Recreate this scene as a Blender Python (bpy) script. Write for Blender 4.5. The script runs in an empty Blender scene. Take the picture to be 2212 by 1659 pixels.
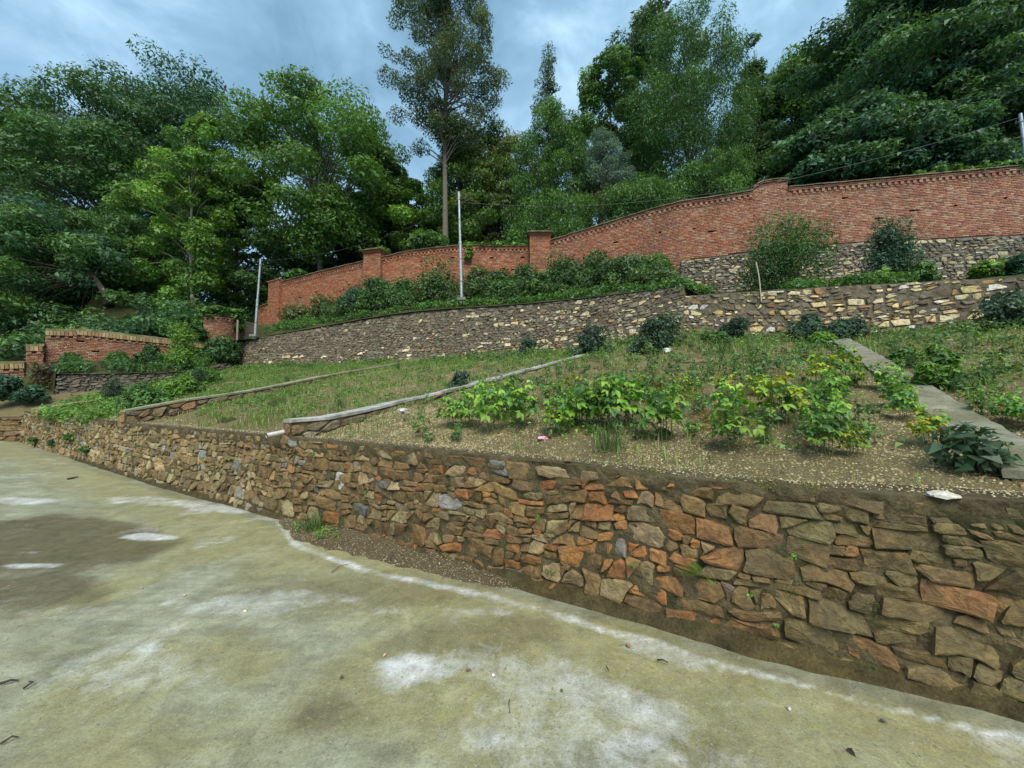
import bpy, math, random
import numpy as np
from mathutils import Matrix, Vector, Euler

SC = bpy.context.scene
COL = SC.collection
R = np.random.default_rng(7)
random.seed(7)

# ------------------------------------------------------------------ camera
F, CX, CY = 833.0, 1106.0, 829.5            # focal length and centre in photo units (2212 wide)
PITCH = math.atan((872 - 829.5) / F)
CAM = np.array([0.0, 0.0, 1.6])
cam = bpy.data.cameras.new('camera'); cam_o = bpy.data.objects.new('camera', cam); COL.objects.link(cam_o)
cam.sensor_width = 36.0; cam.lens = 36.0 * F / 2212.0
cam.clip_start = 0.05; cam.clip_end = 600
cam_o.location = CAM; cam_o.rotation_euler = (math.pi / 2 + PITCH, 0, 0)
SC.camera = cam_o

# ------------------------------------------------------------------ world, sun, exposure
SUN_EL, SUN_AZ = math.radians(50), math.radians(172)      # azimuth clockwise from +Y
W = bpy.data.worlds.new('World'); SC.world = W; W.use_nodes = True
nt = W.node_tree; nt.nodes.clear()
def wn(t, **k):
    n = nt.nodes.new(t)
    for a, b in k.items(): setattr(n, a, b)
    return n
out = wn('ShaderNodeOutputWorld'); bg = wn('ShaderNodeBackground'); bg.inputs[1].default_value = 0.1
sky = wn('ShaderNodeTexSky'); sky.sky_type = 'NISHITA'; sky.sun_disc = False
sky.sun_elevation = SUN_EL; sky.sun_rotation = SUN_AZ
tc = wn('ShaderNodeTexCoord')
sep = wn('ShaderNodeSeparateXYZ'); nt.links.new(tc.outputs['Generated'], sep.inputs[0])
mx = wn('ShaderNodeMath', operation='MAXIMUM'); nt.links.new(sep.outputs[2], mx.inputs[0]); mx.inputs[1].default_value = 0.0
ad = wn('ShaderNodeMath', operation='ADD'); nt.links.new(mx.outputs[0], ad.inputs[0]); ad.inputs[1].default_value = 0.55
dv = wn('ShaderNodeVectorMath', operation='SCALE')
iv = wn('ShaderNodeMath', operation='DIVIDE'); iv.inputs[0].default_value = 1.0; nt.links.new(ad.outputs[0], iv.inputs[1])
nt.links.new(tc.outputs['Generated'], dv.inputs[0]); nt.links.new(iv.outputs[0], dv.inputs['Scale'])
mp = wn('ShaderNodeMapping'); mp.inputs['Rotation'].default_value = (0, 0, 0.5); mp.inputs['Scale'].default_value = (1.0, 1.0, 1.7)
mp.inputs['Location'].default_value = (0.35, 0.2, 0)
nt.links.new(tc.outputs['Generated'], mp.inputs[0])
n1 = wn('ShaderNodeTexNoise'); n1.inputs['Scale'].default_value = 3.4; n1.inputs['Detail'].default_value = 7; n1.inputs['Roughness'].default_value = 0.56
n1.inputs['Distortion'].default_value = 0.45
nt.links.new(mp.outputs[0], n1.inputs['Vector'])
n2 = wn('ShaderNodeTexNoise'); n2.inputs['Scale'].default_value = 1.5; n2.inputs['Detail'].default_value = 3
nt.links.new(mp.outputs[0], n2.inputs['Vector'])
r1 = wn('ShaderNodeValToRGB')
e = r1.color_ramp.elements
e[0].position = 0.36; e[0].color = (0.68, 1.26, 1.76, 1)
e[1].position = 0.68; e[1].color = (2.0, 2.9, 3.6, 1)
k = r1.color_ramp.elements.new(0.5); k.color = (1.0, 1.72, 2.34, 1)
nt.links.new(n1.outputs[0], r1.inputs[0])
r2 = wn('ShaderNodeValToRGB')
r2.color_ramp.elements[0].position = 0.35; r2.color_ramp.elements[0].color = (0.85, 0.88, 0.92, 1)
r2.color_ramp.elements[1].position = 0.68; r2.color_ramp.elements[1].color = (1.25, 1.22, 1.18, 1)
nt.links.new(n2.outputs[0], r2.inputs[0])
mu = wn('ShaderNodeMixRGB', blend_type='MULTIPLY'); mu.inputs[0].default_value = 1
nt.links.new(r1.outputs[0], mu.inputs[1]); nt.links.new(r2.outputs[0], mu.inputs[2])
mixs = wn('ShaderNodeMixRGB'); mixs.inputs[0].default_value = 0.92      # nearly closed cloud deck over the blue
nt.links.new(sky.outputs[0], mixs.inputs[1]); nt.links.new(mu.outputs[0], mixs.inputs[2])
nt.links.new(mixs.outputs[0], bg.inputs[0]); nt.links.new(bg.outputs[0], out.inputs[0])

sl = bpy.data.lights.new('sun', 'SUN'); sl.energy = 1.5; sl.angle = math.radians(40); sl.color = (1.0, 0.95, 0.86)
so = bpy.data.objects.new('sun', sl); COL.objects.link(so)
sd = Vector((math.sin(SUN_AZ) * math.cos(SUN_EL), math.cos(SUN_AZ) * math.cos(SUN_EL), math.sin(SUN_EL)))
so.rotation_euler = sd.to_track_quat('Z', 'Y').to_euler(); so.location = (0, -10, 30)
SC.view_settings.view_transform = 'Standard'; SC.view_settings.look = 'None'
SC.view_settings.exposure = 1.72; SC.view_settings.gamma = 1.0; SC.view_settings.use_curve_mapping = False
SC.cycles.max_bounces = 6; SC.cycles.diffuse_bounces = 3; SC.cycles.glossy_bounces = 2
SC.cycles.transmission_bounces = 3; SC.cycles.transparent_max_bounces = 4

# ------------------------------------------------------------------ helpers: rays, noise, meshes
cp, sp = math.cos(PITCH), math.sin(PITCH)
def ray(x, y):
    a = (x - CX) / F; b = (CY - y) / F
    return np.array([a, cp - b * sp, sp + b * cp])
def P(x, y, d):
    r = ray(x, y); return CAM + r * (d / r[1])
def G(x, y, z=0.0):
    r = ray(x, y); return CAM + r * ((z - CAM[2]) / r[2])

_perm = R.random((256, 256)).astype(np.float64)
def vnoise(x, y):
    x = np.asarray(x, float); y = np.asarray(y, float)
    xi = np.floor(x).astype(int); yi = np.floor(y).astype(int); xf = x - xi; yf = y - yi
    u = xf * xf * (3 - 2 * xf); v = yf * yf * (3 - 2 * yf)
    g = lambda a, b: _perm[a & 255, b & 255]
    return (g(xi, yi) * (1 - u) + g(xi + 1, yi) * u) * (1 - v) + (g(xi, yi + 1) * (1 - u) + g(xi + 1, yi + 1) * u) * v
def fbm(x, y, o=4):
    s = 0; a = 0.5; t = 0
    for i in range(o):
        s = s + a * vnoise(np.asarray(x) * 2 ** i + 17.3 * i, np.asarray(y) * 2 ** i + 5.1 * i); t += a; a *= 0.5
    return s / t
def sstep(a, b, x):
    t = np.clip((np.asarray(x, float) - a) / (b - a), 0, 1); return t * t * (3 - 2 * t)

def mesh_data(name, V, Fc, mat=None, col=None, pcol=None, smooth=False):
    me = bpy.data.meshes.new(name)
    V = np.asarray(V, np.float32).reshape(-1, 3)
    if isinstance(Fc, np.ndarray):
        k = Fc.shape[1]; n = len(Fc)
        me.vertices.add(len(V)); me.vertices.foreach_set('co', V.ravel())
        me.loops.add(n * k); me.loops.foreach_set('vertex_index', Fc.astype(np.int32).ravel())
        me.polygons.add(n); me.polygons.foreach_set('loop_start', np.arange(0, n * k, k, dtype=np.int32))
        me.polygons.foreach_set('loop_total', np.full(n, k, np.int32))
        me.update(calc_edges=True)
    else:
        me.from_pydata(V.tolist(), [], [list(map(int, f)) for f in Fc])
    if col is not None:
        c = np.ones((len(me.polygons), 4), np.float32); c[:, :3] = col
        a = me.attributes.new('Col', 'FLOAT_COLOR', 'FACE'); a.data.foreach_set('color', c.ravel())
    if pcol is not None:
        c = np.ones((len(V), 4), np.float32); c[:, :pcol.shape[1]] = pcol
        a = me.attributes.new('Col', 'FLOAT_COLOR', 'POINT'); a.data.foreach_set('color', c.ravel())
    if smooth: me.polygons.foreach_set('use_smooth', np.ones(len(me.polygons), bool))
    if mat: me.materials.append(mat)
    return me
def obj(name, me, parent=None, loc=None, color=None, kind=None):
    o = bpy.data.objects.new(name, me); COL.objects.link(o)
    if parent is not None: o.parent = parent
    if loc is not None: o.location = loc
    if color is not None: o.color = (*color, 1)
    if kind: o['kind'] = kind
    return o
def tag(o, label, cat, group=None, kind=None):
    o['label'] = label; o['category'] = cat
    if group: o['group'] = group
    if kind: o['kind'] = kind
    return o
def thing(name, label, cat, loc=(0, 0, 0), group=None):
    o = bpy.data.objects.new(name, None); COL.objects.link(o); o.location = loc; o.empty_display_size = 0.2
    return tag(o, label, cat, group)
def struct(name, me, label=None):
    o = obj(name, me, kind='structure')
    if label: o['label'] = label
    return o
class MB:                                              # collects vertices and faces into one mesh
    def __init__(s): s.V = []; s.F = []; s.C = []; s.n = 0
    def add(s, V, Fc, c=None):
        V = np.asarray(V, float).reshape(-1, 3)
        s.V.append(V); s.F += [[int(i) + s.n for i in f] for f in Fc]; s.n += len(V)
        s.C += [c if c is not None else (1, 1, 1)] * len(Fc)
    def build(s, name, mat, parent=None, smooth=False, kind=None, loc=None):
        V = np.concatenate(s.V) if s.V else np.zeros((0, 3))
        if loc is not None: V = V - np.asarray(loc)
        return obj(name, mesh_data(name, V, s.F, mat, col=np.array(s.C) if s.C else None, smooth=smooth), parent, kind=kind)
def tube(pts, rad, n=6, cap=True):
    pts = np.asarray(pts, float); m = len(pts); rad = np.broadcast_to(np.asarray(rad, float), (m,))
    V = []; ref = np.array([0.31, 0.2, 0.93])
    for i in range(m):
        t = pts[min(i + 1, m - 1)] - pts[max(i - 1, 0)]; t = t / (np.linalg.norm(t) + 1e-9)
        r0 = np.array([1.0, 0.1, 0]) if abs(t @ ref) > 0.93 else ref
        a = np.cross(t, r0); a /= np.linalg.norm(a); b = np.cross(t, a)
        for k in range(n):
            w = 2 * math.pi * k / n; V.append(pts[i] + rad[i] * (math.cos(w) * a + math.sin(w) * b))
    Fc = [[i * n + k, i * n + (k + 1) % n, (i + 1) * n + (k + 1) % n, (i + 1) * n + k] for i in range(m - 1) for k in range(n)]
    if cap: Fc += [list(range(n))[::-1], list(range((m - 1) * n, m * n))]
    return V, Fc
def box(cx, cy, cz, sx, sy, sz, rz=0, back=True):
    c, s = math.cos(rz), math.sin(rz); V = []
    for z in (-1, 1):
        for x, y in ((-1, -1), (1, -1), (1, 1), (-1, 1)):
            a, b = x * sx / 2, y * sy / 2; V.append((cx + a * c - b * s, cy + a * s + b * c, cz + z * sz / 2))
    return V, [[3, 2, 1, 0], [4, 5, 6, 7], [0, 1, 5, 4], [1, 2, 6, 5], [2, 3, 7, 6], [3, 0, 4, 7]]

class Path:                                            # plan polyline with interpolated extra columns
    def __init__(s, rows, smooth=2):
        A = np.array(rows, float)
        for _ in range(smooth):
            q = A[:-1] * 0.75 + A[1:] * 0.25; r = A[:-1] * 0.25 + A[1:] * 0.75
            A = np.concatenate([A[:1], np.stack([q, r], 1).reshape(-1, A.shape[1]), A[-1:]])
        s.A = A; s.u = np.concatenate([[0], np.cumsum(np.linalg.norm(np.diff(A[:, :2], axis=0), axis=1))]); s.L = s.u[-1]
        i = len(A) // 2; t = A[min(i + 1, len(A) - 1), :2] - A[i - 1, :2]; n = np.array([t[1], -t[0]])
        s.sgn = 1 if n @ (A[i, :2] - CAM[:2]) < 0 else -1
    def row(s, u): return np.array([np.interp(u, s.u, s.A[:, k]) for k in range(s.A.shape[1])])
    def tan(s, u):
        a = s.row(max(u - 0.15, 0)); b = s.row(min(u + 0.15, s.L)); t = (b - a)[:2]; return t / (np.linalg.norm(t) + 1e-9)
    def nrm(s, u): t = s.tan(u); return s.sgn * np.array([t[1], -t[0]])
    def pt(s, u, outw, z): r = s.row(u); n = s.nrm(u); return np.array([r[0] + n[0] * outw, r[1] + n[1] * outw, z])
    def at(s, u, outw, z):                             # vectorised
        u = np.asarray(u, float); x = np.interp(u, s.u, s.A[:, 0]); y = np.interp(u, s.u, s.A[:, 1])
        ua = np.maximum(u - 0.15, 0); ub = np.minimum(u + 0.15, s.L)
        tx = np.interp(ub, s.u, s.A[:, 0]) - np.interp(ua, s.u, s.A[:, 0]); ty = np.interp(ub, s.u, s.A[:, 1]) - np.interp(ua, s.u, s.A[:, 1])
        l = np.hypot(tx, ty) + 1e-9; nx = s.sgn * ty / l; ny = -s.sgn * tx / l
        return np.stack([x + nx * outw, y + ny * outw, np.broadcast_to(z, x.shape)], -1)
    def u_of(s, x, y):
        uu = np.linspace(0, s.L, 800); px = np.interp(uu, s.u, s.A[:, 0]); py = np.interp(uu, s.u, s.A[:, 1])
        return uu[np.argmin((px - x) ** 2 + (py - y) ** 2)]
    def near(s, X, Y, step=0.25, cols=()):             # distance and interpolated columns for arrays of points
        uu = np.arange(0, s.L + step, step); px = np.interp(uu, s.u, s.A[:, 0]); py = np.interp(uu, s.u, s.A[:, 1])
        sh = np.shape(X); X = np.ravel(X); Y = np.ravel(Y); D = np.empty(len(X)); I = np.empty(len(X), int); U = np.empty(len(X))
        for a in range(0, len(X), 20000):
            d2 = (X[a:a + 20000, None] - px) ** 2 + (Y[a:a + 20000, None] - py) ** 2
            i = d2.argmin(1); U[a:a + 20000] = uu[i]; D[a:a + 20000] = np.sqrt(d2[np.arange(len(i)), i])
            # refine on the neighbouring pieces
            for ii in (np.maximum(i - 1, 0), np.minimum(i, len(uu) - 2)):
                ax, ay = px[ii], py[ii]; bx, by = px[ii + 1] - ax, py[ii + 1] - ay
                t = np.clip(((X[a:a + 20000] - ax) * bx + (Y[a:a + 20000] - ay) * by) / (bx * bx + by * by + 1e-12), 0, 1)
                dd = np.hypot(X[a:a + 20000] - ax - t * bx, Y[a:a + 20000] - ay - t * by)
                m = dd < D[a:a + 20000]; D[a:a + 20000][m] = dd[m]; U[a:a + 20000][m] = (uu[ii] + t * step)[m]
        return [D.reshape(sh), U.reshape(sh)] + [np.interp(U, s.u, s.A[:, k]).reshape(sh) for k in cols]

def pxrows(L):                                         # (x, d, Y...) in photo units -> (X, Y, z...)
    o = []
    for r in L:
        X = (r[0] - CX) / F
        p0 = P(r[0], CY, r[1]); o.append([p0[0], p0[1]] + [P(r[0], y, r[1])[2] if y > 100 else y for y in r[2:]])
    return o

# ------------------------------------------------------------------ materials
def material(name):
    m = bpy.data.materials.new(name); m.use_nodes = True; t = m.node_tree; t.nodes.clear(); return m, t
class N:
    def __init__(s, t): s.t = t
    def __call__(s, typ, out=0, props=None, **inp):
        n = s.t.nodes.new('ShaderNode' + typ)
        for a, b in (props or {}).items(): setattr(n, a, b)
        for kk, v in inp.items():
            kk = kk.replace('_', ' '); i = n.inputs[int(kk[1:])] if kk[0] == 'i' and kk[1:].isdigit() else n.inputs[kk]
            if hasattr(v, 'is_output') or isinstance(v, bpy.types.NodeSocket): s.t.links.new(v, i)
            else: i.default_value = v
        return n.outputs[out] if out is not None else n
    def noise(s, vec, scale, detail=5, rough=0.55, dist=0.0):
        return s('TexNoise', Vector=vec, Scale=scale, Detail=detail, Roughness=rough, Distortion=dist)
    def ramp(s, v, *st):
        n = s.t.nodes.new('ShaderNodeValToRGB'); s.t.links.new(v, n.inputs[0]); e = n.color_ramp.elements
        while len(e) < len(st): e.new(0.5)
        for i, (p, c) in enumerate(st):
            e[i].position = p; e[i].color = (c, c, c, 1) if isinstance(c, (int, float)) else (*c, 1)
        return n.outputs[0]
    def mix(s, f, a, b, mode='MIX'):
        n = s.t.nodes.new('ShaderNodeMixRGB'); n.blend_type = mode
        for i, v in enumerate((f, a, b)):
            if isinstance(v, bpy.types.NodeSocket): s.t.links.new(v, n.inputs[i])
            else: n.inputs[i].default_value = v if i == 0 else ((*v, 1) if len(v) == 3 else v)
        return n.outputs[0]
    def math(s, op, a, b=0.0):
        n = s.t.nodes.new('ShaderNodeMath'); n.operation = op
        for i, v in enumerate((a, b)):
            if isinstance(v, bpy.types.NodeSocket): s.t.links.new(v, n.inputs[i])
            else: n.inputs[i].default_value = v
        return n.outputs[0]
    def pos(s): return s('NewGeometry', 0)
    def attr(s, name='Col'): return s('Attribute', 0, dict(attribute_name=name))
    def ocol(s): return s('ObjectInfo', 1)
    def end(s, color, rough=0.8, bump=None, bs=0.3, bd=0.02, spec=0.3, metal=0.0, extra=None):
        b = s.t.nodes.new('ShaderNodeBsdfPrincipled')
        for kk, v in (('Base Color', color), ('Roughness', rough), ('Specular IOR Level', spec), ('Metallic', metal)):
            if isinstance(v, bpy.types.NodeSocket): s.t.links.new(v, b.inputs[kk])
            else: b.inputs[kk].default_value = (*v, 1) if kk == 'Base Color' else v
        if bump is not None:
            bn = s.t.nodes.new('ShaderNodeBump'); bn.inputs['Strength'].default_value = bs; bn.inputs['Distance'].default_value = bd
            s.t.links.new(bump, bn.inputs['Height']); s.t.links.new(bn.outputs[0], b.inputs['Normal'])
        o = s.t.nodes.new('ShaderNodeOutputMaterial'); sh = b.outputs[0]
        if extra is not None: sh = extra(sh)
        s.t.links.new(sh, o.inputs[0])

def mk_stone(name, part, grain=14):
    m, t = material(name); n = N(t); p = n.pos(); c = n.ocol() if part else n.attr()
    a = n.noise(p, grain, 6, 0.65, 0.6)
    mp = n('Mapping', Vector=p, Scale=(1.0, 1.0, 1.9), Rotation=(0.35, 0.2, 0.4))
    st = n.noise(mp, 7, 4, 0.6, 1.2)
    c1 = n.mix(1.0, c, n.ramp(a, (0.3, 0.5), (0.52, 1.0), (0.75, 1.45)), 'MULTIPLY')
    c1 = n.mix(n.ramp(n.noise(p, 3.1, 4, 0.6), (0.5, 0.0), (0.68, 0.5)), c1, n.mix(1.0, c1, (1.2, 0.9, 0.7), 'MULTIPLY'))
    c2 = n.mix(n.ramp(st, (0.52, 0.0), (0.66, 0.55)), c1, n.mix(1.0, c1, (1.45, 1.3, 1.05), 'MULTIPLY'))
    c3 = n.mix(n.ramp(n.noise(p, 5.5, 6, 0.65), (0.53, 0.0), (0.70, 0.7)), c2, (0.085, 0.068, 0.036))
    c3 = n.mix(n.ramp(n.noise(p, 48, 4, 0.7), (0.56, 0.0), (0.68, 0.65)), c3, (0.045, 0.034, 0.018))
    c3 = n.mix(n.ramp(n.noise(p, 31, 4, 0.7), (0.62, 0.0), (0.72, 0.4)), c3, (0.34, 0.28, 0.17))
    n.end(c3, n.ramp(a, (0.3, 0.85), (0.8, 0.6)), n.mix(0.25, a, st), 0.95, 0.04, 0.35)
    return m
def mk_mortar(name, ca, cb, moss=0.4, scale=9):
    m, t = material(name); n = N(t); p = n.pos()
    a = n.noise(p, scale, 8, 0.7); b = n.noise(p, 1.3, 4, 0.6); g = n.noise(p, 60, 4, 0.7)
    c = n.mix(n.ramp(b, (0.35, 0.0), (0.65, 1.0)), ca, cb)
    c = n.mix(1.0, c, n.ramp(a, (0.28, 0.4), (0.55, 1.05), (0.75, 1.55)), 'MULTIPLY')
    c = n.mix(1.0, c, n.ramp(g, (0.3, 0.6), (0.7, 1.4)), 'MULTIPLY')
    c = n.mix(n.ramp(n.noise(p, 2.7, 5), (0.56, 0.0), (0.7, moss)), c, (0.035, 0.055, 0.015))
    n.end(c, 0.92, n.mix(0.45, a, g), 0.9, 0.03, 0.15); return m
def mk_brick(name, part):
    m, t = material(name); n = N(t); p = n.pos(); c = n.ocol() if part else n.attr()
    a = n.noise(p, 40, 4, 0.7); b = n.noise(p, 0.9, 5, 0.6, 0.4)
    c = n.mix(1.0, c, n.ramp(a, (0.3, 0.75), (0.7, 1.2)), 'MULTIPLY')
    c = n.mix(n.ramp(b, (0.5, 0.0), (0.72, 0.6)), c, (0.11, 0.078, 0.055))
    c = n.mix(n.ramp(n.noise(p, 2.6, 5, 0.65), (0.58, 0.0), (0.72, 0.45)), c, (0.40, 0.33, 0.26))
    n.end(c, 0.88, a, 0.5, 0.006, 0.2); return m
def mk_plain(name, part=False, rough=0.8, grain=25, amt=(0.75, 1.2), spec=0.3, metal=0.0, bs=0.3):
    m, t = material(name); n = N(t); p = n.pos(); c = n.ocol() if part else n.attr()
    a = n.noise(p, grain, 5, 0.6)
    n.end(n.mix(1.0, c, n.ramp(a, (0.3, amt[0]), (0.7, amt[1])), 'MULTIPLY'), rough, a, bs, 0.01, spec, metal); return m
def mk_leaf(name, part=False, trans=0.3):
    m, t = material(name); n = N(t); c = n.ocol() if part else n.attr(); p = n.pos()
    c = n.mix(1.0, c, n.ramp(n.noise(p, 3.0, 3), (0.3, 0.8), (0.7, 1.2)), 'MULTIPLY')
    def ex(sh):
        tr = t.nodes.new('ShaderNodeBsdfTranslucent'); cc = n.mix(1.0, c, (1.5, 1.35, 0.6), 'MULTIPLY'); t.links.new(cc, tr.inputs[0])
        mxs = t.nodes.new('ShaderNodeMixShader'); mxs.inputs[0].default_value = trans
        t.links.new(sh, mxs.inputs[1]); t.links.new(tr.outputs[0], mxs.inputs[2]); return mxs.outputs[0]
    n.end(c, 0.5, None, spec=0.35, extra=ex); return m
M = dict(stone=mk_stone('stone_rock', True), stone_s=mk_stone('stone_rock_mass', False),
         mortar=mk_mortar('mud_mortar', (0.105, 0.083, 0.043), (0.075, 0.060, 0.033), 0.6),
         mortar2=mk_mortar('grey_mortar', (0.145, 0.122, 0.085), (0.10, 0.082, 0.054), 0.3),
         mortar3=mk_mortar('brick_mortar', (0.105, 0.068, 0.05), (0.07, 0.048, 0.035), 0.15, 16),
         brick=mk_brick('fired_brick', True), brick_s=mk_brick('fired_brick_mass', False),
         plain=mk_plain('weathered', True), plain_s=mk_plain('weathered_mass'),
         leaf=mk_leaf('leaf_mass'), leaf_o=mk_leaf('leaf_single', True, 0.28),
         bark=mk_plain('bark', False, 0.9, 12, (0.55, 1.35), 0.2, 0, 0.8),
         metal=None)

m, t = material('galvanised_metal'); n = N(t); p = n.pos()
c = n.mix(n.ramp(n.noise(n('Mapping', Vector=p, Scale=(9, 9, 1.6)), 3, 6, 0.7), (0.5, 0.0), (0.7, 0.7)), n.mix(1.0, n.ocol(), n.ramp(n.noise(p, 14, 4), (0.3, 0.7), (0.7, 1.1)), 'MULTIPLY'), (0.16, 0.10, 0.065))
n.end(c, 0.5, None, spec=0.5, metal=0.45); M['metal'] = m
# ------------------------------------------------------------------ plan of the place
# front stone wall (right to left): x, distance, base, top
W1 = Path([[5.6, 0.15, 0, 1.08]] + [[4.0, 1.2, 0, 1.08]] + pxrows([(2212, 2.04, 0, 1085), (1651, 2.55, 0, 1059), (1097, 3.61, 0, 988), (500, 6.3, 0.02, 935), (270, 8.4, 0.10, 914), (150, 10.2, 0.22, 901), (50, 12.3, 0.38, 888)]), 1)
def pad_z(X, Y):
    return 0.042 * np.log1p(np.exp(np.clip((-6.3 - np.asarray(X, float)) / 0.8, -30, 30))) * 0.8
# second stone wall: long left section and lower right section
W2L = Path(pxrows([(1478, 10.9, 722, 613), (1375, 11.8, 738, 627), (1265, 12.8, 752, 641), (1106, 14.5, 766, 656), (910, 16.3, 776, 668), (800, 17.3, 781, 683), (700, 18.2, 785, 702), (600, 19.2, 788, 719), (500, 20.4, 791, 737)]), 1)
W2R = Path(pxrows([(2480, 7.2, 690, 575), (2212, 8.2, 697, 596), (2020, 8.9, 712, 603), (1830, 9.5, 727, 613), (1660, 10.2, 729, 624), (1478, 10.95, 724, 636)]), 1)
W2 = Path(np.concatenate([W2R.A[:-1, :4], W2L.A[:, :4]]), 0)
# brick wall line: x, distance, base, top
def bpath(L): return Path(pxrows(L), 1)

def terrace(X, Y):
    d1, u1, z1 = W1.near(X, Y, cols=(3,)); d2, u2, z2 = W2.near(X, Y, cols=(2,))
    t = d1 / (d1 + d2 + 1e-6); t = np.clip((d1 - 0.25) / np.maximum(d1 + d2 - 0.25, 1e-3), 0, 1)
    return z1 * (1 - t) + z2 * t - 0.03 + (fbm(np.asarray(X) * 1.6, np.asarray(Y) * 1.6) - 0.5) * 0.16 * sstep(0, 0.25, t) + (fbm(np.asarray(X) * 7, np.asarray(Y) * 7, 3) - 0.5) * 0.05 * sstep(0.0, 0.05, t)
def hit(x, y, f, d0=1.5, d1=40):
    d = np.geomspace(d0, d1, 500); r = ray(x, y); pts = CAM[None] + r[None] * (d / r[1])[:, None]
    z = f(pts[:, 0], pts[:, 1]); below = pts[:, 2] <= z
    if f is terrace:
        u_ = W1.near(pts[:, 0], pts[:, 1])[1]; below &= ((pts[:, 0] - np.interp(u_, W1.u, W1.A[:, 0])) * 0.515 + (pts[:, 1] - np.interp(u_, W1.u, W1.A[:, 1])) * 0.857) > 0.05
    i = int(np.argmax(below)) if below.any() else len(d) - 1
    return np.array([pts[i, 0], pts[i, 1], z[i]])

BR = [(2480, 13.6, 596, 340), (2212, 14.4, 600, 362), (1960, 15.1, 608, 384), (1715, 15.8, 614, 406), (1640, 16.1, 617, 413), (1475, 16.9, 622, 437), (1390, 17.6, 605, 462), (1300, 18.3, 607, 489), (1190, 19.3, 628, 517),
      (1145, 19.7, 628, 524), (1070, 19.95, 630, 529), (1000, 20.2, 632, 529), (940, 20.5, 635, 534), (880, 20.9, 640, 540), (820, 21.3, 650, 556), (785, 21.6, 655, 562), (700, 23.1, 668, 583), (598, 25.0, 685, 608), (576, 25.3, 690, 617), (550, 25.8, 695, 660)]
BACK = Path(pxrows([(r[0], r[1], r[2]) for r in BR]) + pxrows([(525, 25, 735), (470, 21.2, 736), (430, 20, 760), (300, 18.0, 770), (95, 16.0, 778), (0, 15.2, 840), (-200, 14, 850)]), 1)
def back_z(X, Y):
    d, u, z = BACK.near(X, Y, 0.5, cols=(2,))
    return z + 0.8 * sstep(0, 2, d) + 0.22 * np.maximum(d - 1, 0) + (fbm(np.asarray(X) * 0.3, np.asarray(Y) * 0.3) - 0.5) * 1.2 * sstep(1, 5, d)
def shelf_z(X, Y):
    d2, u2, z2 = W2.near(X, Y, cols=(3,)); d3, u3, z3 = BACK.near(X, Y, cols=(2,))
    t = np.clip((d2 - 0.1) / (d2 + d3), 0, 1)
    return z2 * (1 - t) + (z3 - 0.25) * t - 0.03 + (fbm(np.asarray(X) * 1.3, np.asarray(Y) * 1.3) - 0.5) * 0.25 * sstep(0, .3, t)

# ------------------------------------------------------------------ ground sheets
def grid_between(A, B, f, nu, nv, a_in=0.0, b_in=0.0, pw=1.0):   # sheet between two paths
    u = np.linspace(0, 1, nu); v = np.linspace(0, 1, nv) ** pw
    pa = A.at(u * A.L, a_in, 0)[:, :2]; pb = B.at(u * B.L, b_in, 0)[:, :2]
    XY = pa[:, None] * (1 - v)[None, :, None] + pb[:, None] * v[None, :, None]
    Z = f(XY[..., 0], XY[..., 1])
    V = np.concatenate([XY, Z[..., None]], -1).reshape(-1, 3)
    i = np.arange(nu - 1)[:, None] * nv + np.arange(nv - 1)[None]; Q = np.stack([i, i + 1, i + nv + 1, i + nv], -1).reshape(-1, 4)
    return V, Q

# concrete pad
def axis(*seg):
    o = []
    for a, b, st in seg: o.append(np.arange(a, b, st))
    return np.concatenate(o + [[seg[-1][1]]])
gx = axis((-26, -9, 0.22), (-9, -5, 0.08), (-5, 3.4, 0.045), (3.4, 9, 0.3)); gy = axis((-7, 0.6, 0.35), (0.6, 5.6, 0.045), (5.6, 9, 0.09), (9, 14, 0.2))
PX, PY = np.meshgrid(gx, gy, indexing='ij')
dw, uw = W1.near(PX, PY, 0.2)
sidew = (PX - np.interp(uw, W1.u, W1.A[:, 0])) * 0.515 + (PY - np.interp(uw, W1.u, W1.A[:, 1])) * 0.857
dws = np.where(sidew < 0, dw, -dw)                    # distance in front of the wall face
PZ = pad_z(PX, PY) + (fbm(PX * 1.1, PY * 1.1) - 0.5) * 0.03 + (fbm(PX * 6, PY * 6, 3) - 0.5) * 0.006
# stains that belong to the slab: wet mud film, lime bloom, yellow algae, brown patches; also one whitish patch
wob = (fbm(PX * 1.3 + 9, PY * 1.3, 5) - 0.5); wob2 = (fbm(PX * 3.1 + 3, PY * 3.1 + 8, 5) - 0.5)
def ell(cx, cy, rx, ry, rot=0.0, soft=0.25, w=0.9):
    c, s = math.cos(rot), math.sin(rot); a = (PX - cx) * c + (PY - cy) * s; b = -(PX - cx) * s + (PY - cy) * c
    return 1 - sstep(1 - soft, 1 + soft, np.hypot(a / rx, b / ry) + w * wob + 0.8 * w * wob2)
gp = lambda x, y: G(x, y, 0)[:2]
c0 = gp(130, 1175)
wet = np.maximum.reduce([ell(-5.6, 4.6, 1.75, 0.75, -0.35, 0.18), ell(-4.05, 3.35, 0.75, 0.33, -0.25, 0.3), 0.75 * ell(-0.98, 2.08, 0.17, 0.12, 0.3, 0.4, 0.7), 0.55 * ell(-0.3, 2.75, 0.5, 0.2, 0.2, 0.5), 0.8 * ell(-1.95, 1.66, 0.22, 0.1, .1, .4), 0.5 * ell(0.55, 1.75, 0.5, 0.18, 0.2, 0.6), 0.45 * ell(-1.4, 3.4, 0.9, 0.25, 0, 0.6)])
lo_ = np.interp(PX, [-3.2, -2.4, -0.9, 0.2, 3], [0.12, 0.55, 0.5, 0.32, 0.2])
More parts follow.
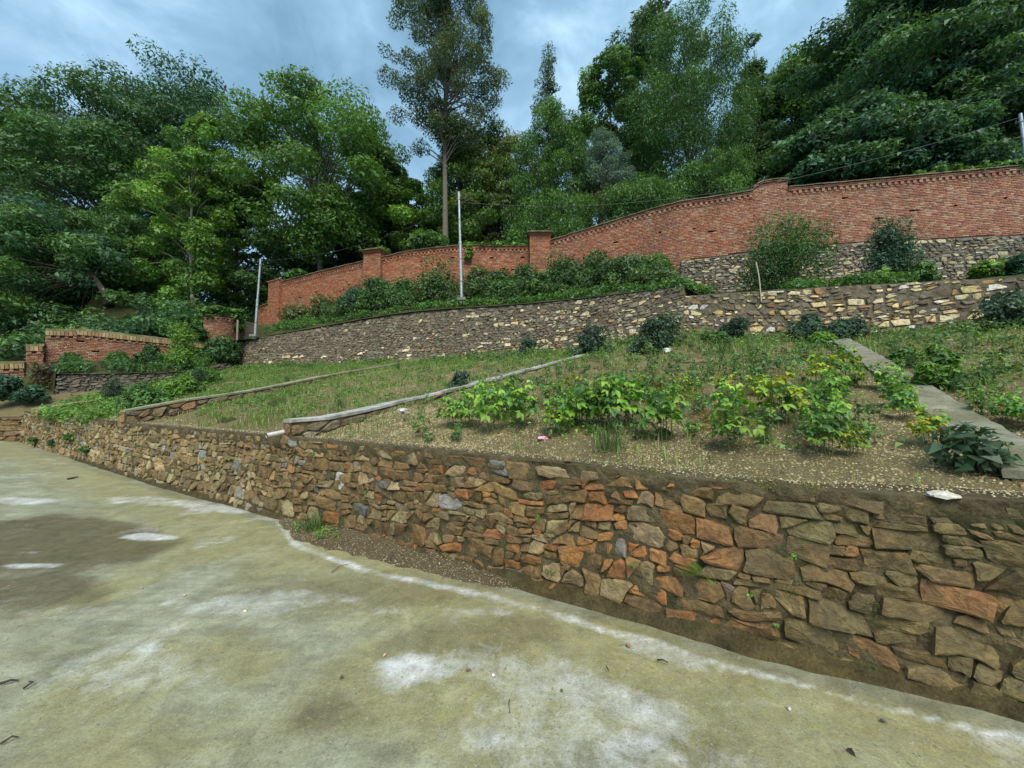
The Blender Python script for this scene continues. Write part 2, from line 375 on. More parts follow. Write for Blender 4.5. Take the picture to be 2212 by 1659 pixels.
line = np.exp(-((dws - lo_ - 0.16 * wob - 0.08 * wob2) / np.interp(PX, [-2, 0.5, 2], [0.06, 0.05, 0.026])) ** 2) * sstep(-4.2, -3.2, PX)
line *= (0.62 + 0.38 * sstep(0.36, 0.50, fbm(PX * 2.2, PY * 2.2 + 4, 4))) * 1.15
lime = np.maximum.reduce([ell(-4.35, 4.72, 0.33, 0.11, -0.1, 0.2, 0.6) * 1.3, ell(-4.75, 3.9, 0.3, 0.07, 0, 0.3, .7), np.clip(line, 0, 1),  # first ellipse: small whitish patch beside the dark film
        0.65 * ell(0.05, 2.36, 0.55, 0.2, -0.25, 0.7, 1.3), 0.8 * ell(-0.55, 2.4, 0.35, 0.14, 0.1, 0.7, 1.3), 0.8 * ell(0.6, 2.15, 0.4, 0.16, -.4, 0.7, 1.2), 0.6 * ell(0.35, 1.95, 0.7, 0.3, -.3, 0.8, 1.2), 0.7 * ell(1.0, 2.55, 0.33, 0.1, -0.5, 0.6, 1.0),
        0.75 * ell(-5.9, 6.4, 1.2, 0.22, -0.15, 0.4, 0.9), 0.9 * ell(-4.6, 6.0, 0.9, 0.16, -0.35, 0.4, .9), 0.8 * ell(-8.5, 6.2, 1.2, 0.2, 0, 0.5, .9), 0.7 * ell(-2.0, 3.2, 0.6, 0.18, 0.1, .7, 1.1), 0.6 * ell(-2.3, 2.4, 0.5, 0.2, 0, .7, 1.1), 0.55 * ell(1.2, 1.5, 0.6, 0.12, -0.9, .7, 1.0)])
lime = np.clip(0.85 * lime + 0.45 * sstep(0.6, 0.75, fbm(PX * 1.7 + 40, PY * 2.6 + 1, 5)), 0, 1)
alg = np.clip((1 - sstep(0.5, 1.5, dws + 0.9 * wob)) * sstep(0.14, 0.3, dws) + 0.9 * sstep(0.52, 0.66, fbm(PX * 0.9 + 70, PY * 0.9, 5)), 0, 1)
gut = np.clip(0.25 * (1 - sstep(0.2, 0.27, dws + 0.1 * wob2)), 0, 1)
mcol = np.stack([np.clip(wet, 0, 1), lime, alg, gut], -1).reshape(-1, 4)
nx_, ny_ = PX.shape; i = np.arange(nx_ - 1)[:, None] * ny_ + np.arange(ny_ - 1)[None]
Q = np.stack([i, i + ny_, i + ny_ + 1, i + 1], -1).reshape(-1, 4)
m, t = material('stained_concrete'); n = N(t); p = n.pos()
at = n('Attribute', None, dict(attribute_name='Col')); rgb = n('SeparateColor', None, Color=at.outputs['Color'])
a = n.noise(p, 2.2, 7, 0.62, 0.3); b = n.noise(p, 11, 6, 0.7); g = n.noise(p, 90, 4, 0.75); sp_ = n.noise(p, 38, 3, 0.6)
st_ = n.noise(n('Mapping', Vector=p, Scale=(0.5, 3.0, 1), Rotation=(0, 0, -0.5)), 4.0, 5, 0.6, 0.4)
c = n.mix(n.ramp(a, (0.36, 0.0), (0.62, 1.0)), (0.195, 0.193, 0.112), (0.285, 0.292, 0.205))
c = n.mix(n.ramp(st_, (0.45, 0.0), (0.62, 0.45)), c, (0.15, 0.147, 0.105))
c = n.mix(n.math('MULTIPLY', rgb.outputs[2], n.ramp(b, (0.3, 0.35), (0.65, 0.95))), c, (0.225, 0.205, 0.085))
c = n.mix(n.math('MULTIPLY', rgb.outputs[0], n.ramp(b, (0.3, 1.0), (0.7, 0.72))), c, (0.098, 0.083, 0.046))
c = n.mix(n.math('MULTIPLY', at.outputs['Alpha'], n.ramp(a, (0.35, 1.0), (0.65, 0.85))), c, (0.036, 0.028, 0.012))
lim = n.ramp(n.math('ADD', rgb.outputs[1], n.math('MULTIPLY', n.math('SUBTRACT', n.noise(p, 7, 10, 0.78, 0.4), 0.5), 1.7)), (0.30, 0.0), (0.72, 0.42), (1.0, 0.85))
c = n.mix(n.math('MULTIPLY', lim, n.ramp(b, (0.2, 1.0), (0.8, 1.0))), c, (0.52, 0.53, 0.52))
c = n.mix(1.0, c, n.ramp(n.noise(p, 4.5, 10, 0.8, 0.5), (0.3, 0.62), (0.5, 1.0), (0.7, 1.38)), 'MULTIPLY')
c = n.mix(n.ramp(n.noise(p, 1.1, 6, 0.7), (0.52, 0.0), (0.68, 0.5)), c, (0.14, 0.125, 0.07))
c = n.mix(n.ramp(n.noise(p, 26, 6, 0.8), (0.58, 0.0), (0.66, 0.4)), c, (0.42, 0.42, 0.33))
c = n.mix(1.0, c, n.ramp(g, (0.25, 0.68), (0.5, 1.0), (0.75, 1.28)), 'MULTIPLY')
c = n.mix(n.ramp(n('TexVoronoi', 0, dict(feature='F1'), Vector=p, Scale=34.0), (0.05, 0.55), (0.16, 0.0)), c, (0.085, 0.08, 0.05))
c = n.mix(n.ramp(sp_, (0.62, 0.0), (0.68, 0.5)), c, (0.09, 0.084, 0.05))
rr = n.mix(rgb.outputs[0], (0.62, 0.62, 0.62), (0.33, 0.33, 0.33))
n.end(c, rr, n.mix(0.5, b, g), 0.4, 0.012, 0.35)
pad = struct('pavement', mesh_data('pavement', np.stack([PX, PY, PZ], -1).reshape(-1, 3), Q, m, pcol=mcol, smooth=True), 'stained concrete yard slab below the stone wall')

# garden soil
def mk_soil(name, ca, cb, cc, speck=0.5):
    m, t = material(name); n = N(t); p = n.pos()
    a = n.noise(p, 1.5, 6, 0.65); b = n.noise(p, 9, 7, 0.7); g = n.noise(p, 45, 5, 0.75)
    c = n.mix(n.ramp(a, (0.35, 0.0), (0.62, 1.0)), ca, cb)
    c = n.mix(n.ramp(b, (0.5, 0.0), (0.7, 0.7)), c, cc)
    vo = n('TexVoronoi', 0, dict(feature='F1'), Vector=p, Scale=55.0)
    c = n.mix(n.math('MULTIPLY', n.ramp(vo, (0.2, 1.0), (0.42, 0.0)), n.ramp(b, (0.38, 0.0), (0.6, speck))), c, (0.42, 0.36, 0.17))
    c = n.mix(1.0, c, n.ramp(g, (0.25, 0.6), (0.75, 1.35)), 'MULTIPLY')
    n.end(c, 0.95, n.mix(0.5, b, g), 0.9, 0.05, 0.1); return m
soil = mk_soil('garden_soil', (0.11, 0.09, 0.046), (0.15, 0.122, 0.064), (0.085, 0.10, 0.03), 0.9)
V, Q = grid_between(W1, W2, terrace, 330, 160, -0.1, -0.1, 1.35)
struct('ground', mesh_data('ground', V, Q, soil, smooth=True), 'sloping garden terrace of brown soil and gravel')
bank = mk_soil('bank_soil', (0.06, 0.055, 0.028), (0.05, 0.06, 0.02), (0.035, 0.05, 0.015), 0.0)
V, Q = grid_between(W2, Path(BACK.A[:np.argmin(np.abs(BACK.A[:, 0] - W2.A[-1, 0])) + 14], 0), shelf_z, 200, 40, -0.2, 0.1)
struct('bank', mesh_data('bank', V, Q, bank, smooth=True), 'earth bank between the upper stone wall and the brick wall')
hx = np.linspace(-75, 70, 120); hy = np.linspace(8, 110, 90); HX, HY = np.meshgrid(hx, hy, indexing='ij')
db, ub, zb = BACK.near(HX, HY, 0.5, cols=(2,))
yb = np.interp(HX, BACK.A[::-1, 0], BACK.A[::-1, 1])
HZ = np.where(HY > yb, back_z(HX, HY), zb - 2.6 - db)
i = np.arange(119)[:, None] * 90 + np.arange(89)[None]; Q = np.stack([i, i + 90, i + 91, i + 1], -1).reshape(-1, 4)
struct('hillside', mesh_data('hillside', np.stack([HX, HY, HZ], -1).reshape(-1, 3), Q, mk_soil('forest_floor', (0.03, 0.028, 0.014), (0.028, 0.036, 0.012), (0.02, 0.03, 0.01), 0.0), smooth=True), 'dark wooded hillside behind the brick wall')
# left ground beside the low brick wall
GREY = Path(pxrows([(-200, 13.4, 856, 854), (0, 13.8, 856, 853), (117.5, 14.38, 853, 850), (119, 14.4, 852, 806), (250, 15.3, 838, 805), (370, 16.5, 826, 803), (430, 17.8, 815, 800), (500, 19.6, 795, 782)]), 0)
LA = Path([[-24, 12.9, 1.05], [-18.5, 12.6, 1.12], [-15.7, 12.4, 1.30], [-15.2, 14.2, 1.75], [-14.9, 16.2, 2.3], [-14.2, 19.4, 3.3]], 0)
def quad_sheet(name, rows, mat, label, n=24, nz=0.05):
    a = np.array(rows, float)                          # (k, 2, 3): matched near and far points
    s = np.linspace(0, len(a) - 1, n * (len(a) - 1) + 1); i0 = np.minimum(s.astype(int), len(a) - 2); f = (s - i0)[:, None, None]
    e = a[i0] * (1 - f) + a[i0 + 1] * f; v = np.linspace(0, 1, n)[None, :, None]
    G3 = e[:, :1] * (1 - v) + e[:, 1:] * v
    G3[..., 2] += (fbm(G3[..., 0] * 2, G3[..., 1] * 2) - 0.5) * nz * 2
    i = np.arange(len(s) - 1)[:, None] * n + np.arange(n - 1)[None]
    return struct(name, mesh_data(name, G3.reshape(-1, 3), np.stack([i, i + n, i + n + 1, i + 1], -1).reshape(-1, 4), mat, smooth=True), label)
ga = GREY.A
quad_sheet('ground', [[(-24, 13.1, 0.9), (*ga[0, :2], ga[0, 2])], [(-18.5, 12.78, 1.02), (*ga[1, :2], ga[1, 2])], [(-16.2, 12.6, 1.12), (*ga[3, :2], ga[3, 2])], [(-15.45, 12.5, 1.33), (*ga[4, :2], ga[4, 2])], [(-14.9, 16.4, 2.36), (*ga[5, :2], ga[5, 2])]], soil, 'grassy ground below the grey stone wall on the left')
bk = BACK.A; bl = bk[bk[:, 0] < -14.4][:, :]
nb = lambda x: bk[np.argmin(np.abs((bk[:, 0] / bk[:, 1] * F + CX) - x) + (bk[:, 0] > -12) * 9e3)]
quad_sheet('bank', [[(*ga[q, :2], ga[q, 3] - 0.03), tuple(nb(x)[:3] + np.array([0, 0, -0.1]))] for q, x in zip(range(8), (-190, 0, 60, 95, 200, 330, 430, 500))], bank, 'planted earth strip between grey stone wall and left brick wall')

# ------------------------------------------------------------------ rubble masonry
def clip_poly(poly, nx, ny, c):                        # keep nx*x+ny*y <= c
    o = []; m = len(poly)
    for i in range(m):
        a = poly[i]; b = poly[(i + 1) % m]; da = nx * a[0] + ny * a[1] - c; db = nx * b[0] + ny * b[1] - c
        if da <= 0: o.append(a)
        if (da < 0 < db) or (db < 0 < da):
            t = da / (da - db); o.append((a[0] + (b[0] - a[0]) * t, a[1] + (b[1] - a[1]) * t))
    return o
def rubble(L, hf, rs, aspect, rng, u0=0.0, tries=60):
    """irregular stones filling 0..L by 0..hf(u); rs = list of (radius, share)."""
    S = []; cell = {}; hmax = max(hf(u) for u in np.linspace(u0, L, 60)); cs = rs[0][0] * 2.2
    def near(x, y, rr):
        o = []; a, b = int(x / cs), int(y / cs)
        for i in range(a - rr, a + rr + 1):
            for j in range(b - rr, b + rr + 1): o += cell.get((i, j), ())
        return o
    for r, dens in rs:
        nt_ = int(tries * dens * (L - u0) / aspect * hmax / (r * r * 9))
        for x, y, q in zip(rng.uniform(u0 / aspect, L / aspect, nt_), rng.uniform(0, hmax, nt_), rng.uniform(0.8, 1.2, nt_)):
            rr = r * q
            if y > hf(x * aspect) - rr * 0.45: continue
            if all((x - S[k][0]) ** 2 + (y - S[k][1]) ** 2 > (0.93 * (rr + S[k][2])) ** 2 for k in near(x, y, 1)):
                S.append((x, y, rr)); cell.setdefault((int(x / cs), int(y / cs)), []).append(len(S) - 1)
    out = []
    for k, (x, y, r) in enumerate(S):
        h = hf(x * aspect); w = r * 2.5
        p = [(max(x - w, u0 / aspect), max(y - w, 0)), (min(x + w, L / aspect), max(y - w, 0)), (min(x + w, L / aspect), min(y + w, h)), (max(x - w, u0 / aspect), min(y + w, h))]
        c8 = w * 1.02
        for a in (0.785, 2.356, 3.927, 5.498): p = clip_poly(p, math.cos(a), math.sin(a), math.cos(a) * x + math.sin(a) * y + c8)
        for j in near(x, y, 2):
            if j == k: continue
            X, Y, Q = S[j]; dx, dy = X - x, Y - y; d2 = dx * dx + dy * dy
            if d2 > (w * 3) ** 2: continue
            c = (X * X + Y * Y - Q * Q - x * x - y * y + r * r) / 2
            p = clip_poly(p, dx, dy, c)
            if len(p) < 3: break
        if len(p) >= 3: out.append((np.array([(a * aspect, b) for a, b in p]), (x * aspect, y)))
    return out
def coursed(L, hf, hr, wr, rng, u0=0.0, split=0.35, warp=0.05, seed=0, omit=0.0):
    """blocks in wavy uneven courses, some split, all edges warped."""
    hmax = max(hf(u) for u in np.linspace(u0, L, 60)); out = []
    wu = lambda u, v: (fbm(u * 1.3 + seed, v * 1.7 + 3, 3) - 0.5) * warp * 2.4 + (vnoise(u * 6 + seed, v * 7) - 0.5) * warp * 0.9
    wv = lambda u, v: ((fbm(u * 0.9 + 31 + seed, v * 0.9, 3) - 0.5) * warp * 2.6 + (vnoise(u * 5 + 9, v * 6 + seed) - 0.5) * warp * 0.7) * sstep(0.0, 0.12, v)
    v = 0.0; q = []
    while v < hmax:
        h = rng.uniform(*hr); u = u0 - rng.uniform(0, wr[0])
        if v + h > hmax - 0.07: h = hmax + 0.07 - v
        while u < L:
            w = rng.uniform(*wr) * (0.6 + 0.5 * h / hr[1]); r = rng.random(); s1 = rng.uniform(-.25, .25) * w; s2 = rng.uniform(-.2, .2) * w
            if r < split:
                m = v + h * rng.uniform(.38, .62); q.append([(u, v), (u + w, v), (u + w, m), (u, m)])
                if rng.random() < .5: k = u + w * rng.uniform(.35, .65); q += [[(u, m), (k, m), (k + s2 * .3, v + h), (u, v + h)], [(k, m), (u + w, m), (u + w, v + h), (k + s2 * .3, v + h)]]
                else: q.append([(u, m), (u + w, m), (u + w, v + h), (u, v + h)])
            elif r < split + .16: q += [[(u, v), (u + w, v), (u + w * .42 + s1, v + h), (u, v + h)], [(u + w, v), (u + w, v + h), (u + w * .42 + s1, v + h)]]
            else: q.append([(u, v), (u + w, v), (u + w, v + h), (u, v + h)])
            u += w
        v += h
    for p in q:
        pp = []
        for a, b in zip(p, p[1:] + p[:1]):
            pp.append(a)
            if math.hypot(b[0] - a[0], b[1] - a[1]) > 0.11: pp.append(((a[0] + b[0]) / 2, (a[1] + b[1]) / 2))
        P_ = np.array(pp); P_ = P_ + np.stack([wu(P_[:, 0], P_[:, 1]), wv(P_[:, 0], P_[:, 1])], 1) + rng.normal(0, 0.009, P_.shape)
        c = P_.mean(0); hh = hf(float(np.clip(c[0], u0, L)))
        if rng.random() < omit: continue
        if rng.random() < 0.3:                         # a broken corner
            a_ = rng.uniform(0, 6.28); r_c = np.linalg.norm((P_ - c) * (0.65, 1.3), axis=1).mean(); nx_c, ny_c = math.cos(a_) * 0.65, math.sin(a_) * 1.3
            P_ = np.array(clip_poly([tuple(q_) for q_ in P_], nx_c, ny_c, nx_c * c[0] + ny_c * c[1] + r_c * rng.uniform(0.6, 0.92)))
            if len(P_) < 4: continue
        if c[0] < u0 or c[0] > L or P_[:, 1].min() > hh - 0.03: continue
        P_[:, 1] = np.minimum(P_[:, 1], hh + rng.normal(0, .006)); P_[:, 0] = np.clip(P_[:, 0], u0, L)
        if np.ptp(P_[:, 1]) < 0.03 or np.ptp(P_[:, 0]) < 0.03: continue
        out.append((P_, tuple(P_.mean(0))))
    return out
def stone_mesh(poly, rng, gap, proud, tilt=0.42, nmax=12):
    """one stone in wall coordinates (u, v, out) with broken outline and faceted face."""
    c = poly.mean(0); q = poly - c; r = np.linalg.norm(q, axis=1).mean()
    if r < 0.02: return None
    pts = []; m_ = len(q)
    for i in range(m_):                                # knock the corners off, bend the long edges
        a, b, e_ = q[i - 1], q[i], q[(i + 1) % m_]; la, lb = np.linalg.norm(a - b), np.linalg.norm(e_ - b)
        if min(la, lb) > 0.5 * r: pts += [b + (a - b) * rng.uniform(0.06, 0.36), b + (e_ - b) * rng.uniform(0.06, 0.36)]
        elif la > 0.12 * r: pts.append(b)
        if lb > 1.1 * r: pts.append((b + e_) / 2 * rng.uniform(0.9, 1.04))
    o = np.array(pts)
    if len(o) > nmax: o = o[np.sort(rng.choice(len(o), nmax, replace=False))]
    n = len(o)
    if n < 4: return None
    o = o * max(0.45, 1 - gap / (r * 0.8)) * rng.uniform(0.985, 1.055, (n, 1))
    gx_, gy_ = rng.normal(0, tilt, 2) * 0.5
    V = []; lift = proud * rng.uniform(0.5, 1.4)
    fo = lambda P_, k: lift * k + np.clip((P_[:, 0] * gx_ + P_[:, 1] * gy_), -lift * .7, lift * 1.2)
    V += [(a, b, -0.03) for a, b in o]
    o1 = o * rng.uniform(0.945, 0.98, (n, 1)); V += [(a, b, z) for (a, b), z in zip(o1, fo(o1, 0.78) + rng.normal(0, proud * 0.05, n))]
    o2 = o * rng.uniform(0.62, 0.8, (n, 1)); V += [(a, b, z) for (a, b), z in zip(o2, fo(o2, 1.0) + rng.normal(0, proud * 0.05, n))]
    V += [(*(rng.normal(0, r * 0.12, 2)), lift * rng.uniform(0.97, 1.06))]
    V = np.array(V); V[:, :2] += c
    Fc = [[k * n + i, k * n + (i + 1) % n, (k + 1) * n + (i + 1) % n, (k + 1) * n + i] for k in (0, 1) for i in range(n)]
    Fc += [[2 * n + i, 2 * n + (i + 1) % n, 3 * n] for i in range(n)]
    return V, Fc
def build_stones(root, stones, place, colf, gap, proud, rng, limit=300, in_view=None, n=10, mname='stone', gapf=None):
    """stones -> parts (the largest in the photo) and one mass for the rest."""
    L = []
    for poly, (u, v) in stones:
        sm = stone_mesh(poly, rng, gap if gapf is None else gapf(u, v), proud, nmax=n)
        if sm is None: continue
        V, Fc = sm; Wp = place(V[:, 0], V[:, 1], V[:, 2]); c = Wp.mean(0)
        ar = np.ptp(poly[:, 0]) * np.ptp(poly[:, 1])
        rel = c - CAM; fz = rel[1] * cp + rel[2] * sp; px_ = rel[0] / max(fz, .1) * F
        vis = fz > 0.3 and abs(px_) < 1130
        L.append((ar / (rel @ rel) if vis else -1, Wp, Fc, c, colf(u, v)))
    L.sort(key=lambda a: -a[0]); ro = np.array(root.location)
    for s, Wp, Fc, c, col in L[:limit]:
        me = mesh_data(mname, Wp - c, Fc, M['stone']); obj(mname, me, root, loc=c - ro, color=col)
    if len(L) > limit:
        mb = MB()
        for s, Wp, Fc, c, col in L[limit:]: mb.add(Wp, Fc, col)
        mb.build(mname + '_infill', M['stone_s'], root, kind='stuff', loc=ro)
    return L
def wall_sheet(path, u0, u1, zb, zt, outf, mat, name, root, du=0.04, dvn=26, thick=0.3, capf=None, rough=0.02, seed=0):
    """rough mortar face with top and back, following the path."""
    nu = max(3, int((u1 - u0) / du)); u = np.linspace(u0, u1, nu)
    b = np.array([zb(a) for a in u]); tp = np.array([zt(a) for a in u]); v = np.linspace(0, 1, dvn)
    UU, VV = np.meshgrid(u, v, indexing='ij'); Z = b[:, None] + (tp - b)[:, None] * VV; H = Z - b[:, None]
    O = outf(UU, H) + (fbm(UU * 9 + seed, Z * 9, 4) - 0.5) * rough * 2
    Pf = path.at(UU.ravel(), O.ravel(), 0).reshape(nu, dvn, 3); Pf[..., 2] = Z + (fbm(UU * 6 + seed, Z * 0 + 3) - .5) * 0.02 * (VV > 0.99)
    top1 = path.at(u, O[:, -1] - thick, 0); top1[:, 2] = tp + (fbm(u * 5 + seed, u * 0) - .5) * 0.02; bot1 = top1.copy(); bot1[:, 2] = b
    allp = np.concatenate([Pf, top1[:, None], bot1[:, None]], 1); m_ = dvn + 2
    i = np.arange(nu - 1)[:, None] * m_ + np.arange(m_ - 1)[None]; Qf = np.stack([i, i + m_, i + m_ + 1, i + 1], -1).reshape(-1, 4)
    V = allp.reshape(-1, 3); Fl = [list(f) for f in Qf]
    Fl.append(list(range(m_))); Fl.append([(nu - 1) * m_ + k for k in range(m_)][::-1])
    return obj(name, mesh_data(name, V - np.array(root.location), Fl, mat), root)

def lerp(a, b, t): return tuple(a[i] + (b[i] - a[i]) * t for i in range(3))
def jit(c, rng, s=0.15):
    k = rng.uniform(1 - s, 1 + s); return tuple(max(0.005, x * k * rng.uniform(0.95, 1.05)) for x in c)

# ---- the front retaining wall
rg = np.random.default_rng(11)
w1 = thing('stone_wall', 'long low retaining wall of brown rubble stones along the edge of the concrete yard', 'wall', tuple(W1.pt(W1.L * 0.4, 0, 0)))
W1u = lambda x: W1.u_of(*P(x, CY, np.interp(x, [50, 150, 270, 500, 1097, 1651, 2212], [12.3, 10.2, 8.4, 6.3, 3.61, 2.55, 2.04]))[:2])
uA = 0.2; z_b = lambda u: W1.row(u)[2] - 0.03; z_t = lambda u: W1.row(u)[3]
h1 = lambda u: z_t(u) - z_b(u) - 0.03
stones = coursed(W1.L, h1, (0.08, 0.185), (0.11, 0.33), rg, uA, split=0.34, warp=0.08, seed=4)
u16, u145, u06 = W1u(1600), W1u(1400), W1u(600)
def col1(u, v):
    r = rg.random(); g = rg.random()
    far = sstep(u06 - 2.5, u06 + 2.5, u)               # 1 towards the far left end
    a = lerp((0.175, 0.114, 0.044), (0.125, 0.080, 0.033), r)
    org = float(np.exp(-((u - u145) / 0.8) ** 2))
    if g < 0.08 + 0.34 * org: a = lerp((0.26, 0.132, 0.042), (0.21, 0.09, 0.034), r)
    if g > 0.76: a = lerp((0.175, 0.13, 0.065), (0.26, 0.20, 0.105), r)
    if g > 0.965: a = lerp((0.12, 0.12, 0.115), (0.17, 0.17, 0.155), r)
    f = lerp((0.24, 0.18, 0.078), (0.145, 0.105, 0.047), r)
    if g > 0.66: f = lerp((0.34, 0.27, 0.14), (0.27, 0.23, 0.135), r)
    if g > 0.93: f = lerp((0.19, 0.195, 0.165), (0.27, 0.28, 0.24), r)
    c = lerp(a, f, float(far))
    near = 1 - sstep(u16 - 0.25, u16 + 0.5, u)         # mud-washed end near the yard corner
    c = lerp(c, lerp((0.10, 0.080, 0.034), (0.135, 0.102, 0.042), r) if g < 0.9 else (0.17, 0.09, 0.035), float(near) * 0.9)
    return jit(c, rg, 0.2)
bat1 = lambda u, v: -0.06 * v
gap1 = lambda u, v: 0.0005 + 0.0045 * rg.random() + 0.009 * (rg.random() < 0.16)
place1 = lambda u, v, o: np.stack([*W1.at(u, o + bat1(u, v), 0).T[:2], np.interp(u, W1.u, W1.A[:, 2]) - 0.03 + v], -1)
wall_sheet(W1, 0, W1.L, z_b, z_t, lambda u, h: bat1(u, h) + 0.006 + 0.02 * sstep(0.93, 1.04, h), M['mortar'], 'mortar', w1, du=0.03, dvn=44, thick=0.34, rough=0.030)
build_stones(w1, stones, place1, col1, 0.02, 0.027, rg, in_view=True, n=12, gapf=gap1)

# the one pale bluish slab set in the wall
u_p = W1u(770); v_p = P(770, 1036, W1.row(u_p)[1])[2]
V_, F_ = stone_mesh(np.array([(u_p + a_ * .10, v_p + b_ * .115) for a_, b_ in ((-.75, 1), (.2, 1.05), (.95, .8), (.85, -.3), (.45, -1), (-.45, -.95), (-.9, -.1))]), rg, .002, .05, .2)
Wp_ = place1(V_[:, 0], V_[:, 1], V_[:, 2]); o = obj('stone', mesh_data('stone', Wp_ - Wp_.mean(0), F_, M['stone']), w1, loc=Wp_.mean(0) - np.array(w1.location), color=(.40, .42, .42)); o['label'] = 'pale bluish grey slab among the brown stones'
# weathered mortar fillet along the wall foot
uf = np.arange(0.0, W1.L * 0.8, 0.05); Vf = []
for u in uf:
    k = 0.6 + 0.8 * fbm(u * 1.7, 2.0, 3); wq = 0.105 * k * float(np.interp(u, [0, W1.L * .35, W1.L * .8], [1.1, 0.8, 0.5])); hq = 0.075 * k
    for o, zz in ((-0.01, hq + .01), (0.022, hq), (wq * .45 + .01, hq * .45), (wq * .8, hq * .14), (wq, -0.004 + .004 * vnoise(u * 9, 1.)), (wq + .02, -0.03)):
        q_ = W1.pt(u, o + (vnoise(u * 14, o * 30) - .5) * .016, 0); Vf.append((q_[0], q_[1], float(pad_z(q_[0], q_[1])) + zz + (vnoise(u * 11, o * 40 + 5) - .5) * .012))
Ff = [[i * 6 + j, i * 6 + j + 1, (i + 1) * 6 + j + 1, (i + 1) * 6 + j] for i in range(len(uf) - 1) for j in range(5)]
obj('fillet', mesh_data('fillet', np.array(Vf) - np.array(w1.location), Ff, mk_mortar('foot_mortar', (0.07, 0.054, 0.022), (0.05, 0.04, 0.02), 0.5), smooth=True), w1)

# low side wall at the far left corner of the yard
SW = Path([[-15.3, 12.28, 0.38, 1.19], [-18, 12.55, 0.42, 1.15], [-24, 12.9, 0.55, 1.09]], 0)
sw = thing('stone_wall', 'short dark stone wall closing the far left corner of the concrete yard', 'wall', tuple(SW.pt(2, 0, 0.4)))
hs = lambda u: SW.row(u)[3] - SW.row(u)[2] - 0.03
wall_sheet(SW, 0, SW.L, lambda u: SW.row(u)[2] - 0.05, lambda u: SW.row(u)[3], lambda u, h: 0 * h, M['mortar'], 'mortar', sw, du=0.1, dvn=14)
build_stones(sw, coursed(SW.L, hs, (0.1, 0.18), (0.25, 0.7), rg, 0.0, seed=2), lambda u, v, o: np.stack([*SW.at(u, o, 0).T[:2], np.interp(u, SW.u, SW.A[:, 2]) + v], -1), lambda u, v: jit((0.17, 0.11, 0.05), rg, 0.3), 0.02, 0.05, rg, limit=90)

# ---- the upper stone wall
def upper(P2, name_label, rsz, colf, gap, proud, seed, aspect=2.1, tries=40, limit=300, mort='mortar2', omit=0.0):
    r_ = np.random.default_rng(seed)
    w = thing('stone_wall', name_label, 'wall', tuple(P2.pt(P2.L / 2, 0, P2.row(P2.L / 2)[2])))
    zb_ = lambda u: P2.row(u)[2] - 0.25; zt_ = lambda u: P2.row(u)[3]; hh = lambda u: zt_(u) - zb_(u) - 0.02
    bt = lambda v: -0.13 * v
    wall_sheet(P2, 0, P2.L, zb_, zt_, lambda u, h: bt(h) + 0.0, M[mort], 'mortar', w, du=0.07, dvn=30, thick=0.4, rough=0.03, seed=seed)
    st = coursed(P2.L, hh, rsz[0], rsz[1], r_, 0.0, split=.3, warp=.05, seed=seed, omit=omit)
    build_stones(w, st, lambda u, v, o: np.stack([*P2.at(u, o + bt(v), 0).T[:2], np.interp(u, P2.u, P2.A[:, 2]) - 0.25 + v], -1), lambda u, v: colf(u, v, r_), gap, proud, r_, limit=limit, n=8)
    return w
uL = lambda x: W2L.u_of(*P(x, CY, np.interp(x, [500, 600, 700, 800, 910, 1106, 1265, 1375, 1478], [20.4, 19.2, 18.2, 17.3, 16.3, 14.5, 12.8, 11.8, 10.9]))[:2])
def colL(u, v, r):
    h = W2L.row(u)[3] - W2L.row(u)[2] + 0.25; q = v / h
    k = sstep(uL(800), uL(1300), u) if uL(1300) > uL(800) else 1 - sstep(uL(1300), uL(800), u)
    pale = (0.05 + 0.5 * k * (1 - q) ** 0.6 + 0.22 * (q < 0.35)) * (0.25 + 0.9 * fbm(u * 0.8, v * 1.3))
    if r.random() < pale: return jit(lerp((0.52, 0.42, 0.20), (0.55, 0.50, 0.36), r.random()) if r.random() < 0.85 else (0.34, 0.2, 0.08), r, 0.15)
    return jit(lerp((0.20, 0.172, 0.125), (0.145, 0.12, 0.082), r.random()), r, 0.25)
upper(W2L, 'long curved grey rubble wall rising behind the sloping garden', ((0.075, 0.16), (0.12, 0.36)), colL, 0.010, 0.030, 21, omit=0.08)
def colR(u, v, r):
    g = r.random()
    if g < 0.43: return jit(lerp((0.47, 0.37, 0.16), (0.50, 0.43, 0.27), r.random()), r, 0.15)
    if g < 0.52: return jit((0.52, 0.50, 0.45), r, 0.1)
    if g < 0.62: return jit((0.27, 0.16, 0.06), r, 0.2)
    return jit(lerp((0.175, 0.145, 0.095), (0.13, 0.105, 0.066), r.random()), r, 0.2)
upper(W2R, 'pale yellow rubble wall behind the shrubs at the upper right of the garden', ((0.085, 0.19), (0.14, 0.38)), colR, 0.020, 0.030, 22, omit=0.12)

# grey stone wall at the left under the brick wall
gi = [i for i in range(len(GREY.A)) if i >= 3]
GW = Path(np.concatenate([np.array(pxrows([(104, 15.7, 850, 806)])), GREY.A[3:]]), 0)
def colG(u, v, r): return jit(lerp((0.15, 0.135, 0.11), (0.10, 0.09, 0.07), r.random()), r, 0.25)
upper(GW, 'grey dry stone wall below the left brick wall, half hidden by bushes', ((0.08, 0.15), (0.15, 0.45)), colG, 0.012, 0.06, 23, limit=160)

